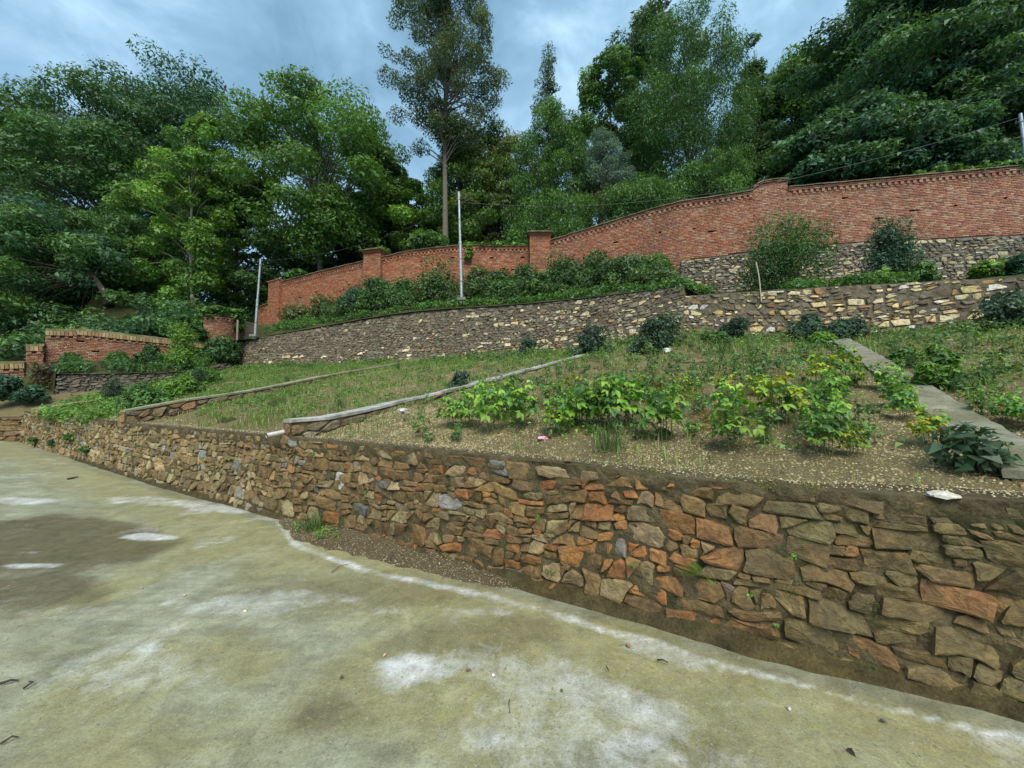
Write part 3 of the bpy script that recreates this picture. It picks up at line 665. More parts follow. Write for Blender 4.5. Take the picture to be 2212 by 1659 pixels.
# ---- low dividers across the garden
def divider(rows, label, width, capcol, lim=60, face=True, capt=0.05, seed=5, side=1):
    r_ = np.random.default_rng(seed)
    D = Path(pxrows(rows), 1)
    w = thing('garden_divider', label, 'low wall', tuple(D.pt(0.2, 0, D.row(0)[2] - 0.3)), 'low walls dividing the garden')
    ro = np.array(w.location)
    if (D.pt(1, 1, 0)[0] - D.pt(1, 0, 0)[0]) * side < 0: D.sgn *= -1
    nu = int(D.L / 0.06) + 2; u = np.linspace(0, D.L, nu); Zt = np.interp(u, D.u, D.A[:, 2])
    # stones on the right-hand (lower) face and on the near end
    T = lambda uu: D.row(uu)[2] - capt
    zlo = lambda uu: float(terrace(*[np.array([q]) for q in D.pt(uu, 0.05, 0)[:2]])[0]) - 0.08
    lo = np.array([zlo(a) for a in np.linspace(0, D.L, 40)]); low = lambda uu: float(np.interp(uu, np.linspace(0, D.L, 40), lo))
    wall_sheet(D, 0, D.L, lambda a: min(low(a), T(a) - 0.06), lambda a: T(a) - 0.004, lambda a, h: 0 * h, M['mortar'], 'mortar', w, du=0.1, dvn=8, thick=width, rough=0.012, seed=seed)
    if face:
        st = rubble(D.L, lambda a: max(0.07, T(a) - low(a) - 0.02), [(0.08, 0.6), (0.05, 1.0)], 1.9, r_, 0.0, tries=30)
        build_stones(w, st, lambda a, v, o: np.stack([*D.at(a, o, 0).T[:2], np.array([low(q) for q in np.ravel(a)]) + v], -1), lambda a, v: jit(lerp((0.2, 0.13, 0.06), (0.15, 0.13, 0.09), r_.random()), r_, 0.3), 0.015, 0.035, r_, limit=lim)
        e0 = D.at(np.zeros(1), 0, 0)[0]; tn = D.tan(0.05)
        st = rubble(width, lambda a: max(0.07, T(0) - low(0) - 0.01), [(0.08, 0.8), (0.05, 1)], 1.8, r_, 0.0, tries=40)
        nn = D.nrm(0.0)
        build_stones(w, st, lambda a, v, o: np.stack([e0[0] - nn[0] * a - tn[0] * o, e0[1] - nn[1] * a - tn[1] * o, low(0) + v], -1), lambda a, v: jit((0.24, 0.15, 0.065), r_, 0.3), 0.012, 0.03, r_, limit=20)
    # cast cap in lengths
    uu = 0.0; mb = None
    while uu < D.L - 0.2:
        l = min(r_.uniform(1.1, 2.0), D.L - uu); k = max(4, int(l / 0.07)); us = np.linspace(uu, uu + l - 0.012, k)
        prof = [(0.025, -capt), (0.03, -0.006), (0.024, 0), (-width * 0.5, 0.002), (-width - .01, 0), (-width - 0.02, -0.01), (-width - 0.015, -capt)]
        V = []
        for a in us:
            zz = np.interp(a, D.u, D.A[:, 2])
            for o, dz in prof:
                q = D.at(np.array([a]), o + (vnoise(a * 9, o * 7 + seed) - 0.5) * 0.03, 0)[0]; V.append((q[0], q[1], zz + dz + (vnoise(a * 6 + seed, o * 5) - 0.5) * 0.010))
        m_ = len(prof); Fl = [[i * m_ + j, i * m_ + (j + 1) % m_, (i + 1) * m_ + (j + 1) % m_, (i + 1) * m_ + j] for i in range(k - 1) for j in range(m_)]
        Fl += [list(range(m_)), [(k - 1) * m_ + j for j in range(m_)][::-1]]
        obj('cap', mesh_data('cap', np.array(V) - ro, Fl, M['cap']), w, color=jit(capcol, r_, 0.08)); uu += l
    return D
m, t = material('weathered_cement'); n = N(t); p = n.pos(); c = n.ocol()
a = n.noise(p, 6, 7, 0.7); g = n.noise(p, 60, 4, 0.7)
c = n.mix(1.0, c, n.ramp(a, (0.3, 0.6), (0.65, 1.25)), 'MULTIPLY')
c = n.mix(n.ramp(n.noise(p, 2.2, 5), (0.5, 0.0), (0.68, 0.75)), c, (0.12, 0.115, 0.06))
n.end(n.mix(1.0, c, n.ramp(g, (0.3, 0.75), (0.7, 1.2)), 'MULTIPLY'), 0.9, n.mix(0.5, a, g), 0.6, 0.015, 0.2); M['cap'] = m
divider([(92, 11.3, 882), (225, 13.0, 862), (340, 14.8, 846)], 'short mossy divider at the far left of the garden beside the dark shrub', 0.28, (0.22, 0.2, 0.12), 30, seed=5)
divider([(273, 8.45, 886), (413, 9.43, 860), (543, 10.57, 844)] + [(x_, hit(x_, y_ + q_, terrace)[1] - .05, y_) for x_, y_, q_ in ((737, 804, 9), (852, 785, 7), (914, 774, 6))], 'mossy stone divider with a thin cement cap running up past the leafy bushes', 0.3, (0.245, 0.23, 0.155), 90, seed=6)
divider([(630, 5.48, 906), (737, 6.02, 897)] + [(x_, hit(x_, y_ + q_, terrace)[1] - .05, y_) for x_, y_, q_ in ((870, 864, 14), (983, 839, 11), (1130, 800, 9), (1267, 764, 7))], 'pale grey cement topped divider rising between the grass bed and the bean bed', 0.27, (0.35, 0.345, 0.315), 90, seed=7)
pa_, pb_ = hit(2185, 1044, terrace), hit(1797, 738, terrace)
def d3_row(t): q_ = pa_ * (1 - t) + pb_ * t; return ((q_[0] / q_[1]) * F * cp + CX, q_[1], float(terrace(q_[:1], q_[1:2])[0]) * .4 + (pa_[2] + (pb_[2] - pa_[2]) * t) * .6 + .07)
D3 = divider([d3_row(t_) for t_ in (0, .2, .4, .6, .8, 1)], 'wide flat cement divider at the right edge of the bean bed', 0.27, (0.20, 0.188, 0.142), 20, seed=8, side=-1)
# ------------------------------------------------------------------ brick walls
def brick_mesh(l, h, d):                               # front, top, bottom and ends; origin at the face centre
    V = [(-l / 2, 0, -h / 2), (l / 2, 0, -h / 2), (l / 2, 0, h / 2), (-l / 2, 0, h / 2)]; b = 0.004
    V = [(x + (b if x < 0 else -b), 0, z + (b if z < 0 else -b)) for x, y, z in V] + [(x, b * 1.2, z) for x, y, z in V] + [(x, d, z) for x, y, z in V]
    Fl = [[0, 1, 2, 3]] + [[k, (k + 1) % 4, (k + 1) % 4 + 4, k + 4][::-1] for k in range(4)] + [[k + 4, (k + 1) % 4 + 4, (k + 1) % 4 + 8, k + 8][::-1] for k in range(4)]
    return np.array(V), Fl
BV, BF = {}, None
for nm, l in (('s', 0.215), ('h', 0.103)): BV[nm], BF = brick_mesh(l, 0.056, 0.055)
BME = {nm: mesh_data('brick', BV[nm], BF, M['brick']) for nm in BV}
CH = 0.068
PINK = [(0.285, 0.128, 0.080), (0.305, 0.145, 0.09), (0.265, 0.112, 0.07), (0.33, 0.175, 0.105), (0.30, 0.132, 0.08), (0.235, 0.105, 0.07), (0.36, 0.235, 0.145), (0.335, 0.19, 0.12)]
ORNG = [(0.335, 0.125, 0.058), (0.305, 0.110, 0.054), (0.355, 0.145, 0.07), (0.28, 0.098, 0.05), (0.335, 0.16, 0.09), (0.36, 0.20, 0.12)]
def in_frame(c):
    rel = np.asarray(c) - CAM; fz = rel[1] * cp + rel[2] * sp
    return fz > 0.3 and abs(rel[0] / fz * F) < 1120
def brickwork(root, P2, zb, zt, pal, rng, u0=0.0, u1=None, limit=300, holes=(), core=True, back=0.16, hdr=0.45, orange_low=None, thick=0.3):
    """courses of real bricks over a recessed mortar core; holes = list of (u, z)."""
    u1 = P2.L if u1 is None else u1; ro = np.array(root.location); L = []
    zlo = min(zb(u) for u in np.linspace(u0, u1, 30)); zhi = max(zt(u) for u in np.linspace(u0, u1, 30)); z = math.floor(zlo / CH) * CH + CH / 2
    ri = 0
    while z < zhi:
        u = u0 + 0.006 - (0.055 if ri % 2 else 0) - rng.uniform(0, 0.05)
        while u < u1 - 0.01:
            hd = rng.random() < hdr; l = (0.103 if hd else 0.215); a, b = max(u, u0), min(u + l, u1)
            u += l + 0.011
            if b - a < 0.03: continue
            c = (a + b) / 2; zj = z + rng.normal(0, 0.003)
            if zj - CH / 2 < zb(c) - 0.02 or zj + CH / 2 > zt(c) + 0.004: continue
            if any(abs(c - hu) < 0.10 and abs(z - hz) < 0.06 for hu, hz in holes): continue
            q = P2.pt(c, rng.uniform(0.0, 0.012) + 0.004, zj); tn = P2.tan(c); ang = math.atan2(tn[1], tn[0]) + (math.pi if P2.sgn < 0 else 0) + rng.normal(0, 0.012)
            sc = ((b - a) / l, rng.uniform(0.9, 1.05))
            k = pal[int(rng.integers(len(pal)))]
            if orange_low is not None and rng.random() < orange_low(c, z): k = ORNG[int(rng.integers(4))]
            q3 = np.array(q); dist2 = ((q3 - CAM) ** 2).sum()
            L.append(((b - a) / dist2 if in_frame(q3) else -1, 'h' if hd else 's', q3, ang, sc, jit(k, rng, 0.10), rng.normal(0, 0.015)))
        z += CH; ri += 1
    L.sort(key=lambda a: -a[0])
    for s, nm, q, ang, sc, col, tl in L[:limit]:
        o = obj('brick', BME[nm], root, loc=q - ro, color=col); o.rotation_euler = (0, tl, ang); o.scale = (sc[0], 1, sc[1])
    if len(L) > limit:
        VV = []; CC = []; nb_ = len(BV['s'])
        for s, nm, q, ang, sc, col, tl in L[limit:]:
            v = BV[nm] * np.array([sc[0], 1, sc[1]]); c_, s_ = math.cos(ang), math.sin(ang)
            VV.append(np.stack([v[:, 0] * c_ - v[:, 1] * s_, v[:, 0] * s_ + v[:, 1] * c_, v[:, 2] + tl * v[:, 0]], 1) + (q - ro)); CC += [col] * len(BF)
        FF = (np.array(BF)[None] + (np.arange(len(VV)) * nb_)[:, None, None]).reshape(-1, 4)
        obj('brickwork', mesh_data('brickwork', np.concatenate(VV), FF, M['brick_s'], col=np.array(CC)), root, kind='stuff')
    if core:
        nu = max(2, int((u1 - u0) / 0.11)); us = np.linspace(u0, u1, nu + 1); zs = np.arange(zlo - CH, zhi + CH, CH)
        UU, ZZ = np.meshgrid(us, zs, indexing='ij'); bz = np.array([zb(a) for a in us])[:, None]; tz = np.array([zt(a) for a in us])[:, None]
        ZZ = np.clip(ZZ, bz - 0.03, tz); V = P2.at(UU.ravel(), -0.020, 0); V[:, 2] = ZZ.ravel(); m_ = len(zs); Fl = []
        for i in range(nu):
            for j in range(m_ - 1):
                cu, cz = (us[i] + us[i + 1]) / 2, (zs[j] + zs[j + 1]) / 2
                if ZZ[i, j + 1] - ZZ[i, j] < 1e-4 and ZZ[i + 1, j + 1] - ZZ[i + 1, j] < 1e-4: continue
                if any(abs(cu - hu) < 0.10 and abs(cz - hz) < 0.06 for hu, hz in holes): continue
                Fl.append([i * m_ + j, i * m_ + j + 1, (i + 1) * m_ + j + 1, (i + 1) * m_ + j])
        b0 = len(V); bk_ = []
        for o in (-0.15, -thick):                      # back of the putlog holes, back face of the wall
            for a in us:
                q = P2.at(np.array([a]), o, 0)[0]; bk_ += [(q[0], q[1], zb(a) - 0.03), (q[0], q[1], zt(a) - 0.002)]
        V = np.concatenate([V, np.array(bk_)]); w_ = 2 * (nu + 1)
        for s_ in (0, 1):
            for i in range(nu):
                a = b0 + s_ * w_ + 2 * i; Fl.append([a, a + 1, a + 3, a + 2])
        for i in range(nu):
            a = b0 + w_ + 2 * i; f0 = i * m_ + m_ - 1; f1 = (i + 1) * m_ + m_ - 1; Fl.append([f0, f1, a + 3, a + 1])
        for e in (0, nu):
            Fl.append([e * m_, e * m_ + m_ - 1, b0 + w_ + 2 * e + 1, b0 + w_ + 2 * e])
        obj('mortar', mesh_data('mortar', V - ro, Fl, M['mortar3']), root)
def strip(root, P2, u0, u1, zf, prof, mat, name, col=None, step=0.12, wob=0.006, part=True):
    ro = np.array(root.location); n = max(2, int((u1 - u0) / step)); us = np.linspace(u0, u1, n + 1); V = []; m_ = len(prof)
    for a in us:
        for o, dz in prof:
            q = P2.at(np.array([a]), o, 0)[0]; V.append((q[0], q[1], zf(a) + dz + random.uniform(-wob, wob)))
    Fl = [[i * m_ + j, i * m_ + (j + 1) % m_, (i + 1) * m_ + (j + 1) % m_, (i + 1) * m_ + j] for i in range(n) for j in range(m_)] + [list(range(m_)), [n * m_ + j for j in range(m_)][::-1]]
    return obj(name, mesh_data(name, np.array(V) - ro, Fl, mat), root, color=col)
DENT = None
def dentils(root, P2, u0, u1, zf, rng, sp=0.215, pal=PINK, drop=0.0):
    global DENT
    if DENT is None:
        V, Fl = brick_mesh(0.108, 0.118, 0.075); DENT = mesh_data('dentil', V - np.array([0, 0.0, 0]), Fl, M['brick'])
    ro = np.array(root.location)
    for u in np.arange(u0 + 0.1, u1 - 0.05, sp):
        q = np.array(P2.pt(u, 0.062, zf(u))); tn = P2.tan(u); o = obj('dentil', DENT, root, loc=q - ro, color=jit(pal[int(rng.integers(len(pal)))], rng, 0.15))
        o.rotation_euler = (0, rng.normal(0, 0.03), math.atan2(tn[1], tn[0]) + (math.pi if P2.sgn < 0 else 0))
def course(root, P2, u0, u1, zf, rng, outw, h, name, pal, l=0.22, d=0.1, tilt=True, gap=0.01, hang=0.0):
    """a row of single bricks or tiles laid along the wall line."""
    ro = np.array(root.location); key = {}
    u = u0
    while u < u1 - 0.04:
        w = min(l * rng.uniform(0.94, 1.04), u1 - u)
        V, Fl = key.get(0) or key.setdefault(0, (lambda q: (q[0], q[1]))(brick_mesh(l, h, d)))
        if 'm' not in key: key['m'] = mesh_data(name, V, Fl + [[8, 9, 10, 11]], M['brick'])
        c = u + w / 2; q = np.array(P2.pt(c, outw + rng.uniform(-0.006, 0.006), zf(c) + rng.normal(0, 0.004))); tn = P2.tan(c)
        o = obj(name, key['m'], root, loc=q - ro, color=jit(pal[int(rng.integers(len(pal)))], rng, 0.2))
        sl = math.atan2(zf(min(c + .1, P2.L)) - zf(max(c - .1, 0)), .2); a = math.atan2(tn[1], tn[0]); s_ = 1
        if P2.sgn < 0: a += math.pi; s_ = -1
        o.rotation_euler = (rng.normal(hang, 0.03), -sl * s_ + rng.normal(0, 0.02), a); o.scale = ((w - gap) / l, 1, 1); u += w
TILE = [(0.28, 0.2, 0.12), (0.2, 0.16, 0.09), (0.33, 0.2, 0.12), (0.15, 0.14, 0.07), (0.24, 0.22, 0.13)]
def sub(L, a, b): return [r for r in L if a >= r[0] >= b]
def clean_run(name, label, rows, pal, seed, lowz=None, dent=True, holes_px=(), topcol=TILE, orange=None, limit=300, cop_out=0.10, grp='runs of the long brick boundary wall'):
    rng = np.random.default_rng(seed); P2 = Path(pxrows(rows), 2)
    w = thing(name, label, 'brick wall', tuple(P2.pt(P2.L / 2, 0, P2.row(P2.L / 2)[2])), grp)
    zt = lambda u: np.interp(u, P2.u, P2.A[:, 3]); zb = (lambda u: np.interp(u, P2.u, P2.A[:, 2]) - 0.1) if lowz is None else (lambda u: np.interp(u, P2.u, P2.A[:, 2]))
    hs_ = []
    for hx_, hy_ in holes_px:
        d = np.interp(hx_, [r[0] for r in rows[::-1]], [r[1] for r in rows[::-1]]); q = P(hx_, hy_, d); hs_.append((P2.u_of(q[0], q[1]), math.floor(q[2] / CH) * CH + CH / 2))
    brickwork(w, P2, zb, lambda u: zt(u) - 0.13, pal, rng, holes=hs_, orange_low=orange and (lambda u, z: orange(u, z, zb(u), zt(u))), limit=limit)
    if dent:
        course(w, P2, 0, P2.L, lambda u: zt(u) - 0.335, rng, 0.028, 0.05, 'string_brick', pal, d=0.06)
        dentils(w, P2, 0, P2.L, lambda u: zt(u) - 0.245, rng, pal=pal)
        course(w, P2, 0, P2.L, lambda u: zt(u) - 0.15, rng, 0.075, 0.055, 'corbel_brick', pal, d=0.10)
    course(w, P2, 0, P2.L, lambda u: zt(u) - 0.09, rng, cop_out, 0.05, 'corbel_brick', [lerp(c, (0.3, 0.12, 0.06), 0.5) for c in pal], d=0.13)
    # sloping tiles: front and back course and a ridge strip of mortar
    course(w, P2, 0, P2.L, lambda u: zt(u) - 0.035, rng, cop_out + 0.06, 0.035, 'coping_tile', topcol, l=0.3, d=0.3, hang=0.30)
    strip(w, P2, 0, P2.L, zt, [(-0.06, -0.04), (-0.13, 0.045), (-0.2, 0.045), (-0.34, -0.06), (-0.3, -0.12), (-0.06, -0.12)], M['plain'], 'coping_back', (0.16, 0.15, 0.08), wob=0.012)
    return w, P2, zt, zb
lowo = lambda u, z, b, t: float(1 - sstep(0.25, 0.42, (z - b) / (t - b))) * 0.75
RUNR = [(2480, 13.6, 500, 338), (2212, 14.4, 507, 361), (1960, 15.1, 519, 384), (1717, 15.8, 531, 405)]
PIER = [(1717, 15.8, 531, 389), (1700, 15.85, 532, 388), (1660, 16.02, 538, 393), (1640, 16.1, 543, 405)]
RUNM = [(1640, 16.1, 543, 412), (1560, 16.5, 553, 425), (1476, 16.9, 562, 436), (1474, 16.92, 612, 437), (1390, 17.6, 617, 459), (1300, 18.3, 620, 487), (1192, 19.25, 640, 519)]
RUNC = [(1143, 19.7, 640, 531), (1070, 19.95, 641, 532), (1000, 20.2, 642, 529), (940, 20.5, 646, 535), (880, 20.9, 650, 542), (822, 21.3, 657, 556)]
RUNL = [(784, 21.6, 664, 564), (700, 23.1, 677, 583), (600, 24.95, 694, 609)]
W_R, P_R, ztR, zbR = clean_run('brick_wall', 'pinkish brick wall run at the right with three small square holes in a row', RUNR, PINK, 31, lowz=1, holes_px=[(1820, 430), (1890, 474), (1970, 458), (2062, 445), (2170, 430)])
def zt2(P2): return lambda u: np.interp(u, P2.u, P2.A[:, 3])
rngp = np.random.default_rng(77)
Pp = Path(pxrows(PIER), 2)
pr = thing('brick_pier', 'raised flush brick pier with a curved tile cap standing above the wall top', 'pier', tuple(Pp.pt(Pp.L / 2, 0, Pp.row(0)[2])))
brickwork(pr, Pp, lambda u: np.interp(u, Pp.u, Pp.A[:, 2]), lambda u: zt2(Pp)(u) - 0.05, PINK, rngp, limit=300, thick=0.32)
course(pr, Pp, 0, Pp.L, lambda u: zt2(Pp)(u) - 0.05, rngp, 0.08, 0.05, 'corbel_brick', PINK, d=0.12)
course(pr, Pp, 0, Pp.L, lambda u: zt2(Pp)(u) + 0.0, rngp, 0.13, 0.035, 'coping_tile', TILE, l=0.3, d=0.32, hang=0.25)
strip(pr, Pp, 0, Pp.L, lambda u: zt2(Pp)(u) + 0.03, [(-0.06, -0.05), (-0.13, 0.03), (-0.2, 0.03), (-0.38, -0.06), (-0.3, -0.14), (-0.06, -0.12)], M['plain'], 'coping_back', (0.3, 0.29, 0.24))
W_M, P_M, ztM, zbM = clean_run('brick_wall', 'brick wall run sweeping up in a curve from the tiled pier to the raised pier', RUNM, PINK, 32, lowz=1, holes_px=[(1332, 525), (1427, 503), (1502, 496), (1538, 502), (1276, 550)], orange=lambda u, z, b, t: 0.25)
W_C, P_C, ztC, zbC = clean_run('brick_wall', 'orange brick wall run with ivy on its coping and a crack beside the metal pole', RUNC, ORNG, 33, holes_px=[(909, 564), (1060, 557), (1127, 556), (1023, 581), (1106, 581), (978, 558)], orange=lowo)
W_L, P_L, ztL, zbL = clean_run('brick_wall', 'orange brick wall run falling away to the left with a long row of dentils', RUNL, ORNG, 34, holes_px=[(615, 661), (646, 641), (680, 631), (733, 628), (752, 614), (660, 676)], orange=lowo)
def pier(label, xl, xr, d, ytop, ybot, proud, seed, pal=ORNG, cap=True, tilt=0.0, limit=260):
    rng = np.random.default_rng(seed); a = P(xl, CY, d + tilt)[:2]; b = P(xr, CY, d - tilt)[:2]; t = (b - a) / np.linalg.norm(b - a); nrm = np.array([t[1], -t[0]])
    a = a + nrm * proud; b = b + nrm * proud; zt_, zb_ = P(xl, ytop, d)[2], P(xl, ybot, d)[2]; D_ = 0.55
    w = thing('brick_pier', label, 'pier', (*((a + b) / 2 - nrm * 0.2), zb_)); ro = np.array(w.location); Lw = np.linalg.norm(b - a)
    for (p0, p1) in ((a, b), (a - nrm * D_, a), (b, b - nrm * D_)):
        S_ = Path([[*p0, zb_, zt_], [*p1, zb_, zt_]], 0); mid = (a + b) / 2 - nrm * D_ / 2; mm = (p0 + p1) / 2
        n_ = np.array([(p1 - p0)[1], -(p1 - p0)[0]]); S_.sgn = 1 if n_ @ (mm - mid) > 0 else -1
        brickwork(w, S_, lambda u: zb_, lambda u: zt_ - 0.02, pal, rng, limit=limit if p0 is a else 60, core=True, thick=0.1)
    ang = math.atan2(t[1], t[0]); c = (a + b) / 2 - nrm * D_ / 2
    def ring(ex, z, h, name, col): V, Fl = box(c[0] - ro[0], c[1] - ro[1], z - ro[2], Lw + ex, D_ + ex, h, ang); return obj(name, mesh_data(name, V, Fl, M['brick']), w, color=col)
    ring(0.06, zt_ - 0.01, 0.06, 'corbel_course', pal[1]); ring(0.14, zt_ + 0.052, 0.058, 'corbel_course', pal[0])
    if cap:                                            # hipped roof of small tiles in three lapped courses
        E = Lw + 0.3; Dp = D_ + 0.3
        for k in range(3):
            V, Fl = box(c[0] - ro[0], c[1] - ro[1], zt_ + 0.10 + 0.065 * k - ro[2], E - 0.26 * k, Dp - 0.22 * k, 0.035, ang)
            V = np.array(V); obj('roof_base', mesh_data('roof_base', V, Fl, M['plain']), w, color=(0.16, 0.14, 0.07))
            m_ = max(3, int((E - 0.26 * k) / 0.17))
            for q in range(m_):
                uo = -(E - 0.26 * k) / 2 + (q + 0.5) * (E - 0.26 * k) / m_; fo = Dp / 2 - 0.11 * k
                pos = c + t * uo + nrm * (fo - 0.02); V, Fl = box(0, 0, 0, (E - 0.26 * k) / m_ - 0.012, 0.2, 0.028)
                o = obj('roof_tile', mesh_data('roof_tile', V, Fl, M['brick']), w, loc=np.array([pos[0], pos[1], zt_ + 0.135 + 0.065 * k]) - ro, color=jit(TILE[int(rng.integers(5))], rng, .2))
                o.rotation_euler = (0.35 + rng.normal(0, 0.04), rng.normal(0, 0.04), ang)
    return w
pier('square orange brick pier with mossy tiled cap between the ivied and curved runs', 1145, 1190, 19.45, 512, 640, 0.22, 41)
pier('smaller orange brick pier with tiled cap above shrubs left of the ivied run', 785, 821, 21.4, 548, 668, 0.2, 42, tilt=0.15)
pier('slim brick end pier with leaves on its top beside the open gate', 577, 599, 25.05, 609, 700, 0.12, 43, cap=False, tilt=0.3)
clean_run('brick_wall', 'low stub of brick wall behind the leftmost metal pole', [(577, 25.3, 700, 655), (552, 25.9, 706, 665)], ORNG, 44, limit=120, grp=None)

# stone footing under the right-hand brick runs
FT = Path(pxrows([(2480, 13.55, 592, 501), (2212, 14.32, 597, 508), (1960, 15.02, 606, 520), (1717, 15.72, 612, 532), (1640, 16.02, 616, 544), (1560, 16.42, 618, 554), (1476, 16.82, 622, 563)]), 1)
def colF(u, v, r):
    g = r.random()
    if g < 0.4: return jit(lerp((0.38, 0.33, 0.19), (0.46, 0.41, 0.27), r.random()), r, 0.15)
    return jit(lerp((0.21, 0.195, 0.16), (0.16, 0.145, 0.115), r.random()), r, 0.2)
def footing():
    r_ = np.random.default_rng(51)
    w = thing('stone_footing', 'grey and yellow rubble footing under the pink brick wall at the right', 'stone wall', tuple(FT.pt(FT.L / 2, 0, FT.row(FT.L / 2)[2])))
    zb_ = lambda u: FT.row(u)[2] - 0.3; zt_ = lambda u: FT.row(u)[3] - 0.006; hh = lambda u: zt_(u) - zb_(u) - 0.02
    wall_sheet(FT, 0, FT.L, zb_, zt_, lambda u, h: 0 * h, M['mortar2'], 'mortar', w, du=0.08, dvn=20, thick=0.4, rough=0.02, seed=3)
    st = coursed(FT.L, hh, (0.08, 0.17), (0.14, 0.42), r_, 0.0, split=.3, warp=.05, seed=8)
    build_stones(w, st, lambda u, v, o: np.stack([*FT.at(u, o, 0).T[:2], np.interp(u, FT.u, FT.A[:, 2]) - 0.3 + v], -1), lambda u, v: colF(u, v, r_), 0.022, 0.045, r_, n=8)
footing()

# the left brick wall with soldier-course coping, its stepped pier and the lower piece
SOLD = [(0.34, 0.24, 0.11), (0.28, 0.2, 0.1), (0.38, 0.27, 0.14), (0.25, 0.15, 0.08)]
def soldier_run(name, label, rows, seed, limit=300, cat='brick wall', holes_px=()):
    rng = np.random.default_rng(seed); P2 = Path(pxrows(rows), 1)
    w = thing(name, label, cat, tuple(P2.pt(P2.L / 2, 0, P2.row(P2.L / 2)[2]))); zt = lambda u: np.interp(u, P2.u, P2.A[:, 3]); zb = lambda u: np.interp(u, P2.u, P2.A[:, 2]) - 0.1
    hs_ = []
    for hx_, hy_ in holes_px:
        d = np.interp(hx_, [r[0] for r in rows], [r[1] for r in rows]); q = P(hx_, hy_, d); hs_.append((P2.u_of(q[0], q[1]), math.floor(q[2] / CH) * CH + CH / 2))
    brickwork(w, P2, zb, lambda u: zt(u) - 0.31, PINK, rng, limit=limit, holes=hs_)
    course(w, P2, 0, P2.L, lambda u: zt(u) - 0.42, rng, 0.03, 0.05, 'string_brick', PINK, d=0.06)
    dentils(w, P2, 0, P2.L, lambda u: zt(u) - 0.35, rng, sp=0.24)
    course(w, P2, 0, P2.L, lambda u: zt(u) - 0.205, rng, 0.10, 0.19, 'coping_brick', SOLD, l=0.11, d=0.4)
    strip(w, P2, 0, P2.L, zt, [(0.08, -0.11), (0.06, -0.01), (-0.1, 0.012), (-0.28, -0.0), (-0.3, -0.11)], M['moss'], 'coping_slab', (0.1, 0.11, 0.045), wob=0.015)
    return w
m, t = material('mossy_slab'); n = N(t); p = n.pos(); a = n.noise(p, 3, 6, 0.65)
c = n.mix(n.ramp(a, (0.35, 0.0), (0.6, 1.0)), (0.18, 0.165, 0.10), (0.075, 0.095, 0.025))
n.end(c, 0.95, n.noise(p, 20, 6, 0.7), 0.8, 0.02, 0.1); M['moss'] = m
soldier_run('brick_wall', 'left brick wall with an upright brick coping under a mossy slab', [(92, 16.0, 782, 709), (160, 16.6, 781, 712), (161, 16.62, 781, 708), (300, 18.0, 779, 724), (372, 18.9, 775, 732), (436, 19.8, 770, 740)], 61, holes_px=[(173, 737), (309, 744), (150, 768), (205, 760), (265, 764), (120, 785), (367, 741)])
soldier_run('brick_wall', 'stepped brick pier one step lower than the left brick wall', [(52, 15.55, 846, 743), (91, 15.85, 845, 743)], 62, cat='pier', limit=160)
soldier_run('brick_wall', 'lowest piece of brick wall at the left edge with green moss along its top', [(-120, 14.6, 868, 786), (0, 15.1, 862, 781), (51, 15.5, 858, 780)], 63, limit=200)
# gate pillar: a short curved length of brick wall with dentils, overgrown on top
rows = [(434, 20.6, 742, 681), (455, 20.75, 742, 679), (490, 21.3, 739, 682), (513, 22.2, 735, 690)]
gpil, P_G, ztG, zbG = clean_run('gate_pillar', 'short curved brick gate pillar overgrown with leaves on top', rows, PINK, 64, limit=300, cop_out=0.04, grp=None); gpil['category'] = 'pillar'
# metal gate leaves
def gate_leaf(label, xl, xr, dl, dr, yt, yb, seed):
    a, b = P(xl, yt, dl), P(xr, yt, dr); zb_ = P(xl, yb, dl)[2]; c = (a + b) / 2; w = thing('gate_leaf', label, 'gate', (c[0], c[1], zb_), 'leaves of the metal gate')
    h = a[2] - zb_; l = np.hypot(*(b - a)[:2]); ang = math.atan2(b[1] - a[1], b[0] - a[0])
    mb = MB(); mb.add(*box(0, 0, h / 2, l, 0.04, h, ang), (0.17, 0.14, 0.115)); mb.build('sheet', M['plain_s'], w)
    for k in (0.02, 0.5, 0.98):
        mb = MB(); mb.add(*box(0, 0, h * (0.03 + 0.94 * k), l + 0.03, 0.075, 0.06, ang), (0.2, 0.17, 0.14)); mb.build('rail', M['plain_s'], w)
    for s_ in (-1, 1):
        mb = MB(); mb.add(*box(s_ * l / 2 * math.cos(ang), s_ * l / 2 * math.sin(ang), h / 2, 0.06, 0.085, h, ang), (0.2, 0.17, 0.14)); mb.build('stile', M['plain_s'], w)
gate_leaf('narrow brown grey gate leaf hinged on the brick gate pillar', 513.5, 522, 21.4, 22.6, 691, 735, 1)
gate_leaf('wider brown grey gate leaf standing open by the leftmost metal pole', 530, 549, 22.6, 23.2, 694, 735, 2)
